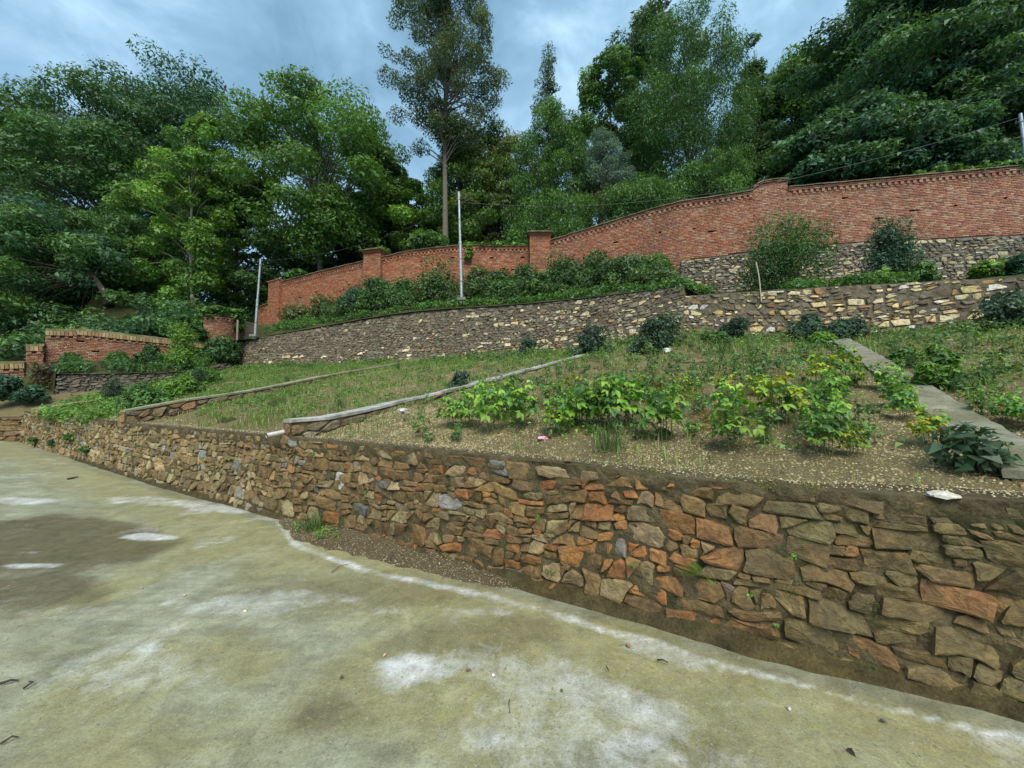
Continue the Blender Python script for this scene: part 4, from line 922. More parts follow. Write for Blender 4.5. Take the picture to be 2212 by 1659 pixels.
# ------------------------------------------------------------------ foliage
def leaf_arrays(C, Nrm, Len, asp, rng, droop=0.25, fold=0.22, axis=None, tri=False):
    """diamond leaves folded along the midrib: 4 vertices, 2 triangles each."""
    n = len(C); Nrm = Nrm / (np.linalg.norm(Nrm, axis=1, keepdims=True) + 1e-9)
    r = rng.normal(size=(n, 3)) if axis is None else axis + rng.normal(size=(n, 3)) * 0.35
    r[:, 2] -= droop * 2
    t = r - Nrm * (r * Nrm).sum(1, keepdims=True); t /= np.linalg.norm(t, axis=1, keepdims=True) + 1e-9
    s = np.cross(Nrm, t); L = np.broadcast_to(Len, (n,))[:, None]; Wd = L * np.broadcast_to(asp, (n,))[:, None] * 0.5
    base = C - t * L * 0.5; tip = C + t * L * 0.5 - Nrm * L * 0.08; mid = C - t * L * 0.06
    V = np.stack([base, mid - s * Wd + Nrm * L * fold * 0.4, tip, mid + s * Wd + Nrm * L * fold * 0.4], 1).reshape(-1, 3)
    if tri: return np.stack([base, mid - s * Wd * 1.15 + Nrm * L * 0.05, tip * .8 + mid * .2 + s * Wd * .9], 1).reshape(-1, 3), np.arange(n * 3).reshape(-1, 3)
    b = np.arange(n)[:, None] * 4
    Fc = np.concatenate([b + np.array([0, 2, 1]), b + np.array([0, 3, 2])], 1).reshape(-1, 3)
    return V, Fc
def puff_leaves(PC, PR, n_each, L, asp, col, rng, flat=0.65, up=0.45, spread=0.75, droop=0.25, hue=0.22, tri=False):
    """leaves round a set of puff centres; returns arrays and face colours."""
    k = len(PC); cnt = np.maximum(3, (n_each * (PR / PR.mean()) ** 2 * rng.uniform(0.7, 1.3, k)).astype(int)); idx = np.repeat(np.arange(k), cnt); n = len(idx)
    d = rng.normal(size=(n, 3)); d[:, 2] += 0.25; d /= np.linalg.norm(d, axis=1, keepdims=True)
    rad = PR[idx] * (0.45 + 0.55 * rng.random(n) ** 0.5); off = d * rad[:, None]; off[:, 2] *= flat; off += rng.normal(size=(n, 3)) * (0.08 * PR[idx])[:, None]
    C = PC[idx] + off; nr = d * (1 - up) + np.array([0, 0, up]) + rng.normal(size=(n, 3)) * 0.33
    V, Fc = leaf_arrays(C, nr, L * np.exp(rng.normal(0.0, 0.36, n)).clip(.45, 2.0), asp, rng, droop, tri=tri)
    pc = rng.normal(0, 1, k); base = np.array(col[0])[None] * (1 - rng.random((k, 1))) + np.array(col[1])[None] * 0
    w = rng.random((k, 1)); pcl = np.array(col[0]) * w + np.array(col[1]) * (1 - w); pcl = pcl * (1 + hue * pc[:, None] * 0.8).clip(0.55, 1.6)
    lc = pcl[idx] * rng.uniform(0.72, 1.3, (n, 1)) * (1 + rng.normal(0, 0.05, (n, 3)))
    return V, Fc, np.repeat(np.clip(lc, 0.004, 0.6), 1 if tri else 2, 0)
PROF = dict(round=lambda t: np.sqrt(np.clip(1 - (2 * t - 0.86) ** 2 / 1.3, 0.02, 1)), spread=lambda t: np.clip((1.05 - t) ** 0.42 * (0.45 + 0.75 * t), 0.05, 1.0),
            cone=lambda t: np.clip((1.02 - t) ** 0.9 * np.minimum(1, 0.35 + 4 * t), 0.04, 1), column=lambda t: np.clip(np.sin(np.pi * (0.12 + 0.84 * t)) ** 0.55, 0.05, 1), dome=lambda t: np.sqrt(np.clip(1.0 - t ** 2.2, 0.02, 1)))
def tree(name, label, px, top, hw, d, bot, kind, col, nleaf, L, npuff=90, asp=0.5, tpx=None, tr=0.16, bark=(0.07, 0.058, 0.045), flat=0.5, droop=0.25, pr=None, lean=0.0, lump=0.28, seed=1, twigs=0, ground=None, hue=0.22, inner=0.25, tvis=0.9, limbs=0.65, cat='tree', low=None):
    rng = np.random.default_rng(seed * 13 + 5); X = (px - CX) / F * d; tp_ = tpx if tpx is not None else px; X0 = (tp_ - CX) / F * d
    z0 = float(back_z(np.array([X0]), np.array([d]))[0]) - 0.15 if ground is None else ground
    zt = P(px, top, d)[2]; zb = P(px, bot, d)[2]; rw = hw * d / F * 1.13; H = zt - zb; base = np.array([X0, d, z0])
    npuff = int(npuff * 1.25); nleaf = int(nleaf * 1.9); L = L * 0.88; t = rng.random(npuff * 3); keep = rng.random(len(t)) < PROF[kind](t) ** 1.2; t = t[keep][:npuff]; k = len(t)
    ang = rng.uniform(0, 2 * np.pi, k); q = np.where(rng.random(k) < inner, rng.random(k) * 0.7, 0.72 + 0.3 * rng.random(k))
    lob = 1 + lump * (fbm(ang * 1.1 + seed * 7, t * 4 + seed, 3) - 0.5) * 3
    rr = rw * PROF[kind](t) * q * lob
    npf = 1; PR = (pr or max(0.5, 0.215 * rw)) * rng.uniform(0.65, 1.35, k)
    PC = np.stack([X + lean * (t - .3) * H + (rr - PR * .3).clip(0) * np.cos(ang), d + (rr - PR * .3).clip(0) * np.sin(ang) * 0.85, zb + t * H - PR * 0.35], -1)
    w = thing(name, label, cat, tuple(base))
    V, Fc, C = puff_leaves(PC, PR, nleaf / k, L, asp, col, rng, flat, droop=droop, hue=hue, tri=True)
    obj('crown', mesh_data('crown', V - base, Fc, M['leaf'], col=C), w)
    # trunk and limbs
    mb = MB(); ht = (zb - z0) + H * tvis; m_ = 9; s = np.linspace(0, 1, m_); topx = X + lean * (0.9 - .3) * H
    tx = base[0] + (topx - base[0]) * s ** 1.3 + (vnoise(s * 3 + seed, s * 0 + 2) - 0.5) * 0.35 * s * (1 - s) * 4 * 0.8; ty = d + (vnoise(s * 3, s * 0 + seed) - 0.5) * 0.5 * s
    tz = z0 + ht * s; tpts = np.stack([tx, ty, tz], -1); trad = tr * (1 - 0.82 * s) * (1 + 0.5 * np.exp(-s * 14)); Vt, Ft = tube(tpts, trad, 8)
    bt = MB(); bt.add(np.array(Vt) - base, Ft, bark); bt.build('trunk', M['bark'], w, smooth=True)
    for i in range(k):
        if rng.random() > limbs: continue
        zz = np.clip(PC[i, 2] - (0.35 + 0.35 * rng.random()) * np.hypot(PC[i, 0] - X, PC[i, 1] - d) - 0.4, z0 + 0.28 * ht, z0 + ht * 0.98)
        f = (zz - z0) / ht; a = np.array([np.interp(f, s, tx), np.interp(f, s, ty), zz]); e_ = PC[i]; mid = (a + e_) / 2 + np.array([0, 0, 0.12 * np.linalg.norm(e_ - a)]) + rng.normal(0, 0.12, 3)
        r0 = np.interp(f, s, trad) * 0.42; Vt, Ft = tube([a, (a + mid) / 2 + rng.normal(0, .05, 3), mid, e_], [r0, r0 * 0.8, r0 * 0.6, r0 * 0.22], 4, False); mb.add(np.array(Vt) - base, Ft, tuple(np.array(bark) * rng.uniform(0.8, 1.1)))
    for i in range(twigs):
        j = rng.integers(k); a = PC[j] if i % 2 else np.array([X, d, zb + H * rng.uniform(0.6, 0.95)]); e_ = a + np.array([rng.normal(0, 0.5), rng.normal(0, 0.3), rng.uniform(0.8, 2.2)])
        Vt, Ft = tube([a, (a + e_) / 2 + rng.normal(0, .1, 3), e_], [0.05, 0.035, 0.012], 4, False); mb.add(np.array(Vt) - base, Ft, (0.16, 0.14, 0.12))
    if mb.V: mb.build('limbs', M['bark'], w, smooth=True)
    return w
GD = ((0.059, 0.132, 0.037), (0.040, 0.095, 0.032)); GM = ((0.086, 0.178, 0.040), (0.053, 0.125, 0.034)); GB = ((0.132, 0.251, 0.037), (0.086, 0.185, 0.033)); GY = ((0.165, 0.245, 0.040), (0.115, 0.20, 0.038))
GO = ((0.125, 0.150, 0.055), (0.088, 0.115, 0.046)); GBL = ((0.132, 0.198, 0.152), (0.079, 0.145, 0.112)); GT = ((0.046, 0.112, 0.059), (0.033, 0.086, 0.046)); GS = ((0.082, 0.125, 0.052), (0.058, 0.092, 0.044))
T = tree
T('broadleaf_tree', 'brownish green tree at the far left edge rising behind the big dark tree', 20, 203, 130, 38, 520, 'dome', (GO[0], GM[1]), 16000, 0.34, seed=1)
T('broadleaf_tree', 'big dark spreading tree at the left whose crown breaks the sky in one broad hump', 165, 168, 165, 30, 600, 'round', (GM[1], GD[0]), 34000, 0.30, npuff=120, tpx=215, tr=.3, lump=.35, seed=2, droop=.4, twigs=6)
T('broadleaf_tree', 'dark feathery tree behind the yellow green tree, its ragged top against the clouds', 345, 150, 185, 36, 470, 'spread', (GT[0], GD[1]), 22000, 0.33, npuff=80, lump=.4, seed=3, droop=.5, inner=.15, limbs=.8, tr=.3, bark=(.03, .028, .03))
T('broadleaf_tree', 'low light green tree drooping over the lowest brick wall at the left edge', 55, 430, 150, 21.5, 720, 'round', (GB[1], GT[0]), 26000, 0.22, npuff=90, seed=4, tpx=225, droop=.5)
T('broadleaf_tree', 'mid green tree filling the gap below the dark feathery tree', 235, 455, 130, 25, 690, 'round', (GM[0], GD[0]), 26000, 0.24, npuff=90, seed=5, droop=.4)
T('broadleaf_tree', 'yellow green slender tree with two pale trunks above the leafy gate pillar', 385, 228, 82, 24, 690, 'column', (GB[0], GB[1]), 20000, 0.23, npuff=95, tr=.12, tpx=410, bark=(.24, .22, .17), lump=.4, seed=6, flat=.8, inner=.3, limbs=.7, tvis=.8)
T('broadleaf_tree', 'green tree with thin dark stems between the yellow green tree and the big round tree', 500, 360, 95, 27, 640, 'column', (GM[0], GD[0]), 20000, 0.25, npuff=70, seed=7, limbs=.8)
T('broadleaf_tree', 'big round bright green tree standing behind the orange brick wall on the left', 665, 205, 170, 28, 545, 'round', (GB[1], GM[0]), 36000, 0.27, npuff=110, tpx=690, tr=.24, bark=(.13, .12, .10), lump=.3, seed=8, limbs=.9)
T('broadleaf_tree', 'darker tree leaning out on the right flank of the big round tree', 790, 300, 78, 30, 560, 'round', (GM[1], GD[0]), 14000, 0.27, npuff=55, seed=9, limbs=.8)
T('broadleaf_tree', 'low bright green bushy tree left of the tall pale trunk', 870, 385, 85, 29, 560, 'dome', (GB[0], GM[0]), 17000, 0.27, npuff=60, seed=10)
T('tall_tree', 'very tall airy tree with a straight pale trunk running up out of the picture', 957, -110, 112, 25, 318, 'column', (GS[0], GS[1]), 34000, 0.18, npuff=150, asp=.42, tr=.22, bark=(.13, .11, .08), lump=.35, flat=.8, seed=11, tpx=960, pr=.68, inner=.45, limbs=.95, lean=-.03, tvis=.97, droop=.7)
T('broadleaf_tree', 'olive brown tree just right of the tall pale trunk', 990, 282, 58, 27.0, 520, 'column', (GY[1], GM[0]), 20000, 0.22, npuff=70, pr=.75, seed=12, asp=.4, droop=.6)
T('broadleaf_tree', 'brownish pointed tree between the tall trunk and the sparse conifer', 1075, 266, 88, 27.5, 525, 'dome', (GO[0], GM[0]), 24000, 0.24, npuff=85, pr=.85, seed=13, asp=.4, droop=.5)
T('conifer_tree', 'thin see through conifer with a spire top against the sky', 1188, 95, 62, 33, 420, 'cone', (GT[0], GS[0]), 9500, 0.24, npuff=120, asp=.3, flat=.35, pr=.55, inner=.3, seed=14, tr=.16, bark=(.05, .045, .04), limbs=.95, tvis=1.0, droop=.5, lump=.5)
T('weeping_tree', 'soft drooping green tree in front of the see through conifer', 1195, 235, 82, 24.5, 560, 'column', (GM[0], GM[1]), 30000, 0.2, npuff=90, asp=.28, flat=1.2, droop=1.2, seed=15)
T('broadleaf_tree', 'dark tree with bright leaf tips behind the bluish pine', 1325, 112, 95, 31, 430, 'round', (GB[1], GD[0]), 22000, 0.28, npuff=75, seed=16, twigs=10, lump=.4)
T('broadleaf_tree', 'ragged tree with bare upright twigs high above the curved wall run', 1440, 18, 100, 36, 330, 'round', (GD[0], GS[1]), 15000, 0.33, npuff=70, seed=17, twigs=26, lump=.5, limbs=.9)
T('weeping_tree', 'tall dense column of drooping dark green foliage behind the curved wall run', 1505, 25, 115, 26.5, 455, 'column', (GM[1], GD[0]), 44000, 0.2, npuff=130, asp=.3, flat=1.3, droop=1.2, seed=18, lump=.2)
T('pine_tree', 'small bluish pine with a bare brown lower trunk behind the curved wall run', 1308, 283, 56, 23.5, 405, 'dome', (GBL[0], GBL[1]), 12000, 0.17, npuff=60, asp=.2, seed=19, tr=.13, bark=(.10, .06, .045), droop=.1, flat=.8, pr=.45, ground=8.6)
T('dead_tree', 'brown withered branches hanging under the bluish pine', 1300, 375, 44, 24.2, 470, 'column', ((.12, .065, .045), (.07, .05, .035)), 3000, 0.15, npuff=40, asp=.2, seed=20, bark=(.1, .065, .05), limbs=1.0, tvis=1.0)
T('weeping_tree', 'light green feathery tree just behind the coping of the curved wall run', 1395, 400, 105, 21.5, 520, 'dome', (GM[0], GM[1]), 26000, 0.17, npuff=80, asp=.3, flat=1.0, droop=1.0, seed=21)
T('weeping_tree', 'light green feathery tree low behind the tiled brick pier', 1215, 425, 95, 23, 540, 'dome', (GM[0], GM[1]), 22000, 0.18, npuff=70, asp=.3, flat=1.0, droop=1.0, seed=22)
T('broadleaf_tree', 'dark upright tree with spiky top left of the bright gap in the sky', 1650, 80, 84, 31, 430, 'cone', (GD[0], GD[1]), 20000, 0.26, npuff=75, seed=23, lump=.5, twigs=14)
T('weeping_tree', 'pale green feathery tree beside the dark opening left of the raised pier', 1555, 335, 85, 22, 450, 'dome', (GM[0], GM[1]), 22000, 0.17, npuff=70, asp=.3, flat=1.0, droop=1.0, seed=24)
T('broadleaf_tree', 'arching tree in the sky gap with a bright opening under its branches', 1775, 116, 125, 33, 250, 'spread', (GB[1], GD[0]), 17000, 0.32, npuff=65, seed=25, limbs=1.0, tpx=1740, bark=(.025, .022, .025), tr=.24)
T('broadleaf_tree', 'huge dark leafy tree filling the upper right of the view', 2010, -70, 190, 24.5, 330, 'round', (GD[0], GT[0]), 50000, 0.3, npuff=150, seed=26, lump=.35, tr=.35, bark=(.02, .018, .02), twigs=4)
T('broadleaf_tree', 'broad leaved dark bushy tree low behind the right wall run', 1855, 235, 150, 21, 400, 'dome', (GT[0], GD[0]), 36000, 0.24, npuff=110, asp=.65, seed=27, tr=.2, bark=(.03, .026, .022))
T('broadleaf_tree', 'dark tree reaching in at the right edge above the last metal pole', 2230, 10, 150, 20, 380, 'round', (GD[0], GT[0]), 36000, 0.26, npuff=110, asp=.6, seed=28, tr=.25)
T('broadleaf_tree', 'mid green leafy tree behind the right wall run beneath the huge dark tree', 2060, 260, 120, 19.5, 395, 'dome', (GM[1], GT[0]), 24000, 0.22, npuff=80, asp=.6, seed=29, tpx=1960, bark=(.025, .02, .02))
T('broadleaf_tree', 'dark tree closing the wood between the round tree and the tall trunk', 760, 430, 120, 33, 640, 'dome', (GD[0], GD[1]), 18000, 0.3, npuff=70, seed=30)
T('broadleaf_tree', 'dark backing tree behind the olive and brownish trees', 1040, 395, 130, 35, 560, 'dome', (GD[0], GD[1]), 18000, 0.32, npuff=70, seed=31)
# the far wood behind, one dark mass
def far_wood():
    rng = np.random.default_rng(99); n = 1350; px = rng.uniform(-1500, 2900, n); d = rng.uniform(36, 52, n)
    topy = np.interp(px, [-1500, 300, 560, 860, 900, 1130, 1300, 1700, 1740, 1850, 2400], [330, 480, 500, 540, 480, 430, 330, 300, 330, 270, 200]); y = topy + rng.random(n) ** 0.8 * (720 - topy)
    PC = np.stack([(px - CX) / F * d, d, 1.6 + (872 - y) / F * d], -1); PR = rng.uniform(1.2, 2.2, n)
    V, Fc, C = puff_leaves(PC, PR, 110, 0.5, 0.6, (GD[1], (0.03, 0.065, 0.028)), rng, tri=True)
    o = obj('far_wood', mesh_data('far_wood', V, Fc, M['leaf'], col=C), kind='stuff'); o['label'] = 'dark dense wood far behind the brick wall'; o['category'] = 'wood'
far_wood()
def under_wood():                                     # undergrowth at the foot of the trees, just behind the walls
    rng = np.random.default_rng(98); n = 520; i = rng.integers(0, len(BACK.A) - 1, n); f = rng.random(n)[:, None]; b = BACK.A[i] * (1 - f) + BACK.A[i + 1] * f
    off = rng.uniform(0.8, 4.5, n); s = 1 + off / np.maximum(b[:, 1], 1); X = b[:, 0] * s; Y = b[:, 1] * s; Z = back_z(X, Y) + rng.uniform(0.1, 1.0, n)
    V, Fc, C = puff_leaves(np.stack([X, Y, Z], -1), rng.uniform(0.5, 1.0, n), 130, 0.18, 0.6, (GM[0], GT[1]), rng, tri=True)
    o = obj('undergrowth', mesh_data('undergrowth', V, Fc, M['leaf'], col=C), kind='stuff'); o['label'] = 'mixed green undergrowth along the back of the brick wall'
under_wood()

def bush(name, label, c, rx, ry, rz, n, L, col, seed, asp=0.55, npuff=14, stems=7, group=None, cat='bush', flat=0.8, droop=.2, up=.4, hang=False, stemcol=(0.10, 0.085, 0.05)):
    rng = np.random.default_rng(seed); c = np.array(c, float)
    d = rng.normal(size=(npuff, 3)); d /= np.linalg.norm(d, axis=1, keepdims=True); d[:, 2] = np.abs(d[:, 2]) * (1 if not hang else -1); q = rng.uniform(0.25, 0.85, (npuff, 1))
    PC = c + d * q * np.array([rx, ry, rz]) + np.array([0, 0, 0.12 * rz]); PR = 0.42 * (rx * ry * rz) ** (1 / 3) * rng.uniform(0.7, 1.3, npuff)
    w = thing(name, label, cat, tuple(c), group); V, Fc, C = puff_leaves(PC, PR, n / npuff, L, asp, col, rng, flat, up=up, droop=droop, tri=L < 0.16)
    obj('foliage', mesh_data('foliage', V - c, Fc, M['leaf'], col=C), w)
    mb = MB()
    for i in range(min(stems, npuff)):
        e_ = PC[i] - c; Vt, Ft = tube([(e_[0] * .12, e_[1] * .12, -0.08), e_ * 0.55 + rng.normal(0, .03, 3), e_], np.array([0.014, 0.010, 0.004]) * min(1, 2.5 * rx), 4, False); mb.add(Vt, Ft, stemcol)
    if stems: mb.build('stems', M['bark'], w)
    return w
def on_shelf(x, y, d): p = P(x, y, d); p[2] = float(shelf_z(p[:1], p[1:2])[0]); return p
# shrubs on the bank in front of the orange and curved runs: photo x, distance, half-width, height (photo units)
SHR = [('dark rounded shrub at the left end of the bank under the slim pier', 640, 23.5, 26, 30, GO), ('straggly reddish green shrub climbing the footing of the left orange run', 700, 22.0, 32, 38, GO), ('dark shrub below the smaller brick pier, left one of a close pair', 765, 20.0, 30, 58, GT),
       ('dark dense shrub directly under the smaller brick pier', 815, 19.6, 34, 66, GD), ('yellow green shrub between the smaller brick pier and the tall dark shrub', 868, 19.2, 36, 62, GM), ('tallest dark shrub just left of the middle metal pole', 945, 18.6, 48, 98, GD),
       ('dark low shrub just right of the middle metal pole', 1030, 18.3, 30, 62, GO), ('round dark shrub under the ivied run between pole and tiled pier', 1078, 18.0, 26, 62, GD), ('bright green ferny shrub under the ivied run', 1095, 17.2, 42, 44, GM),
       ('dark shrub at the foot of the tiled brick pier', 1128, 17.6, 30, 66, GD), ('tall leafy shrub right of the tiled brick pier with whitish leaf tips', 1222, 16.6, 46, 88, GD), ('wide green shrub under the curved run, left of its darkest shrub', 1290, 16.0, 42, 72, GM),
       ('dark pointed shrub under the middle of the curved run', 1352, 15.4, 38, 74, GD), ('green shrub at the right end of the row beside the brick corner', 1412, 14.8, 36, 70, GM), ('low bright green shrub in front of the tiled pier', 1165, 16.2, 40, 42, GM)]
for i, (lab, x, d, hw, hh_, col) in enumerate(SHR):
    p = on_shelf(x, 640, d); bush('shrub', lab, p, hw * d / F * 1.15, hw * d / F, hh_ * d / F * 1.1, 5200, 0.13, col, 200 + i, npuff=34, group='shrubs on the bank under the brick wall')
# wild cover along the top of the upper stone wall
def cover(name, label, pts, n_each, L, col, seed, r=(0.15, 0.35), asp=.5, kind='stuff'):
    rng = np.random.default_rng(seed); pts = np.array(pts); V, Fc, C = puff_leaves(pts, rng.uniform(*r, len(pts)), n_each, L, asp, col, rng, flat=.7, tri=True)
    o = obj(name, mesh_data(name, V, Fc, M['leaf'], col=C), kind=kind); o['label'] = label; return o
rng = np.random.default_rng(303); pts = []
for i in range(620):
    u = rng.random() * W2L.L; o = -rng.random() ** 1.3 * 3.6 - 0.5; q = W2L.at(np.array([u]), o, 0)[0]; pts.append((q[0], q[1], float(shelf_z(q[:1], q[1:2])[0]) + 0.1))
cover('ground_cover', 'low green weeds along the top of the upper stone wall', pts, 48, 0.11, (GB[1], GM[1]), 304)
pts = []
for i in range(420):
    u = rng.random() * W2R.L; o = -rng.random() ** 1.4 * 4.5 - 0.42
    if fbm(u * 0.9, 3.0) < 0.40: continue
    q = W2R.at(np.array([u]), o, 0)[0]; pts.append((q[0], q[1], float(shelf_z(q[:1], q[1:2])[0]) + 0.08))
pts += [P(x_, 621, 11.3) for x_ in (1462, 1470, 1480, 1490, 1500)]
cover('ground_cover', 'patches of bright weeds on the ledge above the pale wall', pts, 60, 0.1, (GB[1], GM[1]), 305)
# bushes in front of the stone footing at the right
for lab, x, d, hw, hh_, col, nl in [('tall loose bush with thin stems reaching up the pink brick wall', 1690, 12.0, 100, 150, (GM[0], GD[1]), 12000), ('dark upright bush in front of the footing near the right edge', 1925, 11.6, 50, 140, GT, 7000), ('bright green low bush at the foot of the dark upright bush', 1880, 10.6, 46, 30, GB, 2200),
                                    ('small leafy bush left of the last patch of footing near the right edge', 1990, 11.0, 36, 44, GM, 1800), ('light green weeds bush under the right end of the footing', 2135, 10.6, 40, 34, GB, 2000), ('dark bush cut by the right edge of the view on the ledge', 2215, 10.2, 34, 50, GT, 2200)]:
    p = on_shelf(x, 600, d); loose = hh_ > 125
    bush('bush', lab, p, hw * d / F, hw * d / F * .7, hh_ * d / F * (1.12 if loose else 1.0), nl, 0.13 if not loose else 0.11, col, 320 + int(x), npuff=34 if loose else 18, asp=.3 if loose else .5, stems=16)
# ivy and plants on the copings
def along(P2, zf, u0, u1, n, rng, o=(-0.35, 0.12), dz=(-0.02, 0.12)):
    r = []
    for i in range(n):
        u = rng.uniform(u0, u1); q = P2.at(np.array([u]), rng.uniform(*o), 0)[0]; r.append((q[0], q[1], zf(u) + rng.uniform(*dz)))
    return r
def ivy(label, pts, n_each, L, col, seed, r=(0.08, 0.2)):
    rng = np.random.default_rng(seed); pts = np.array(pts); c = pts.mean(0); w = thing('ivy', label, 'ivy', tuple(c))
    V, Fc, C = puff_leaves(pts, rng.uniform(*r, len(pts)), n_each, L, 0.75, col, rng, flat=.6); obj('foliage', mesh_data('foliage', V - c, Fc, M['leaf'], col=C), w)
uC = lambda P2, x, d: P2.u_of(*P(x, CY, d)[:2])
rng = np.random.default_rng(404)
a, b = sorted((uC(P_C, 1130, 19.75), uC(P_C, 1003, 20.2))); pts = along(P_C, ztC, a, b, 70, rng)
for i in range(16): u = uC(P_C, 1008 + 8 * rng.random(), 20.15); q = P_C.at(np.array([u]), 0.16, 0)[0]; pts.append((q[0], q[1], ztC(u) - 0.9 * rng.random()))
ivy('light green ivy spilling over the coping beside the middle metal pole', pts, 34, 0.13, (GB[0], GM[0]), 405)
a, b = sorted((uC(P_R, 2010, 15), uC(P_R, 2400, 13.8))); ivy('creeper lying along the right end of the wall coping', along(P_R, ztR, a, b, 90, rng, dz=(-.02, .22)), 30, 0.12, (GB[1], GM[0]), 406)
ivy('leafy creeper crowning the short brick gate pillar', along(P_G, ztG, 0, P_G.L, 60, rng, o=(-.45, .16), dz=(0, .42)) + along(P_G, ztG, P_G.L * .8, P_G.L, 16, rng, o=(0.02, .14), dz=(-.7, 0)), 45, 0.16, (GB[1], GM[1]), 407, r=(.14, .3))
a, b = sorted((uC(P_L, 600, 24.9), uC(P_L, 640, 24.2))); ivy('clump of big leaves over the slim end pier', along(P_L, ztL, a, b, 22, rng, o=(-.4, -.1), dz=(0, .5)), 45, 0.2, (GB[1], GM[1]), 408, r=(.18, .35))
p = P(926, 535, 21.1); bush('bush', 'dark glossy bush growing over the wall top beside the tall pale trunk', p, 1.25, .8, 1.0, 5200, 0.2, (GB[1], GD[0]), 409, npuff=24, asp=.35)
# left side plants
def plant_at(lab, x, ybase, d, hw, hh_, col, n, L, seed, zf=None, name='bush', **k):
    p = P(x, ybase, d); p[2] = p[2] if zf is None else float(zf(p[:1], p[1:2])[0]); bush(name, lab, p, hw * d / F, hw * d / F * .8, hh_ * d / F, n, L, col, seed, **k)
plant_at('tall light green climber heaped against the gap left of the gate pillar', 392, 795, 17.6, 30, 104, GB, 5000, 0.12, 501, npuff=34, asp=.4)
plant_at('rounded leafy mound on the wall end left of the gate pillar', 392, 728, 19.6, 42, 44, (GB[1], GM[1]), 4200, 0.16, 502, npuff=22)
plant_at('dark bush growing at the foot of the gate pillar', 478, 785, 19.6, 40, 52, GD, 5200, 0.14, 503, npuff=26)
plant_at('upright dark blue green cypress shrub on the left garden bed', 247, 868, 12.6, 20, 56, ((.05, .085, .05), (.03, .06, .04)), 4200, 0.07, 504, npuff=22, asp=.2, flat=1.3, name='shrub', droop=-.6)
plant_at('thin dark cypress sapling right of the leafy bushes', 427, 842, 13.2, 9, 58, ((.04, .075, .045), (.03, .055, .035)), 1500, 0.07, 505, npuff=14, asp=.2, flat=1.5, name='shrub', droop=-.6)
plant_at('spreading leafy bush at the head of the second divider', 310, 890, 10.9, 58, 48, (GM[0], GM[1]), 6500, 0.10, 506, npuff=34)
plant_at('broad leaved bright bush beside the thin cypress sapling', 385, 868, 12.0, 44, 44, (GB[0], GM[0]), 4200, 0.12, 507, npuff=24, asp=.8)
plant_at('tall pale weeds under the climber by the left gap', 432, 838, 14.6, 40, 66, (GB[1], GM[0]), 4200, 0.10, 508, npuff=26, asp=.35)
plant_at('dark bush against the low brick at the left edge', 5, 862, 13.2, 30, 52, GT, 3000, 0.13, 509)
plant_at('dark bush beside the earth corner under the stepped pier', 62, 866, 13.4, 30, 40, GT, 2600, 0.12, 510)
plant_at('dark green bush on the strip under the left brick wall', 318, 790, 17.0, 24, 40, GD, 2600, 0.13, 511)
rng = np.random.default_rng(520); pts = []
for i in range(330):
    x = rng.uniform(95, 440); u_ = GREY.u_of(*P(x, CY, float(np.interp(x, [0, 119, 250, 370, 430, 500], [13.8, 14.4, 15.3, 16.5, 17.8, 19.6])))[:2]); g_ = GREY.row(u_); b_ = nb(x)[:3]; t_ = rng.random()
    if x < 122: t_ = .5 + .5 * t_
    pts.append(np.array([g_[0], g_[1], g_[3]]) * (1 - t_) + b_ * t_ + (0, 0, .1))
cover('ground_cover', 'dark weeds on the strip between grey stone wall and left brick wall', pts, 45, 0.10, (GD[0], GM[1]), 521)
cover('ground_cover', 'brown dry growth on the earth corner under the stepped pier', [P(rng.uniform(84, 122), rng.uniform(792, 858), rng.uniform(14.5, 15.3)) for i in range(50)], 70, 0.1, ((.11, .085, .04), (.06, .05, .025)), 522)
# ------------------------------------------------------------------ garden plants
def G3(x, y): return hit(x, y, terrace)
def wall_foot(p, hw):                                  # never inside or behind the upper wall
    m = 0.18 + 0.5 * hw * p[1] / F
    for k in np.linspace(1, 0.8, 60):
        q = p[:2] * k; u = W2.u_of(q[0], q[1]); o = (q - W2.row(u)[:2]) @ W2.nrm(u)
        if o >= m: break
    return np.array([q[0], q[1], float(terrace(q[:1], q[1:2])[0]) - .02])
def leaflet(L, Wd, ax, lift, off):                     # pointed oval, 6 triangles, folded and drooping
    ax = np.array(ax, float); ax /= np.linalg.norm(ax); s = np.cross((0, 0, 1), ax); s /= np.linalg.norm(s) + 1e-9; up = np.cross(ax, s)
    f = [(0, 0, 0), (0.35, 1, 0.10), (0.72, 0.62, 0.03), (1, 0, -0.10), (0.72, -0.62, 0.03), (0.35, -1, 0.10), (0.45, 0, 0.0)]
    V = [np.array(off) + ax * a * L + s * b * Wd / 2 + up * c * L * lift for a, b, c in f]
    return V, [[0, 6, 1], [1, 6, 2], [2, 6, 3], [3, 6, 4], [4, 6, 5], [5, 6, 0]]
def trifoliate(rng, L=0.085):
    mb = MB(); mb.add(*tube([(0, 0, 0), (0.03, 0, 0.012), (0.06, 0, 0.018)], [0.0016, 0.0014, 0.001], 3, False))
    for ang in (0, 1.35, -1.35):
        a = ang + rng.normal(0, .12); dz = rng.uniform(-0.55, 0.05)
        mb.add(*leaflet(L * rng.uniform(.85, 1.1), L * 0.66, (math.cos(a), math.sin(a), dz), 1.0, (0.06, 0, 0.018)))
    return mesh_data('leaf', np.concatenate(mb.V), mb.F, M['leaf_o'])
rb = np.random.default_rng(610)
LEAFS = [trifoliate(rb) for _ in range(6)]
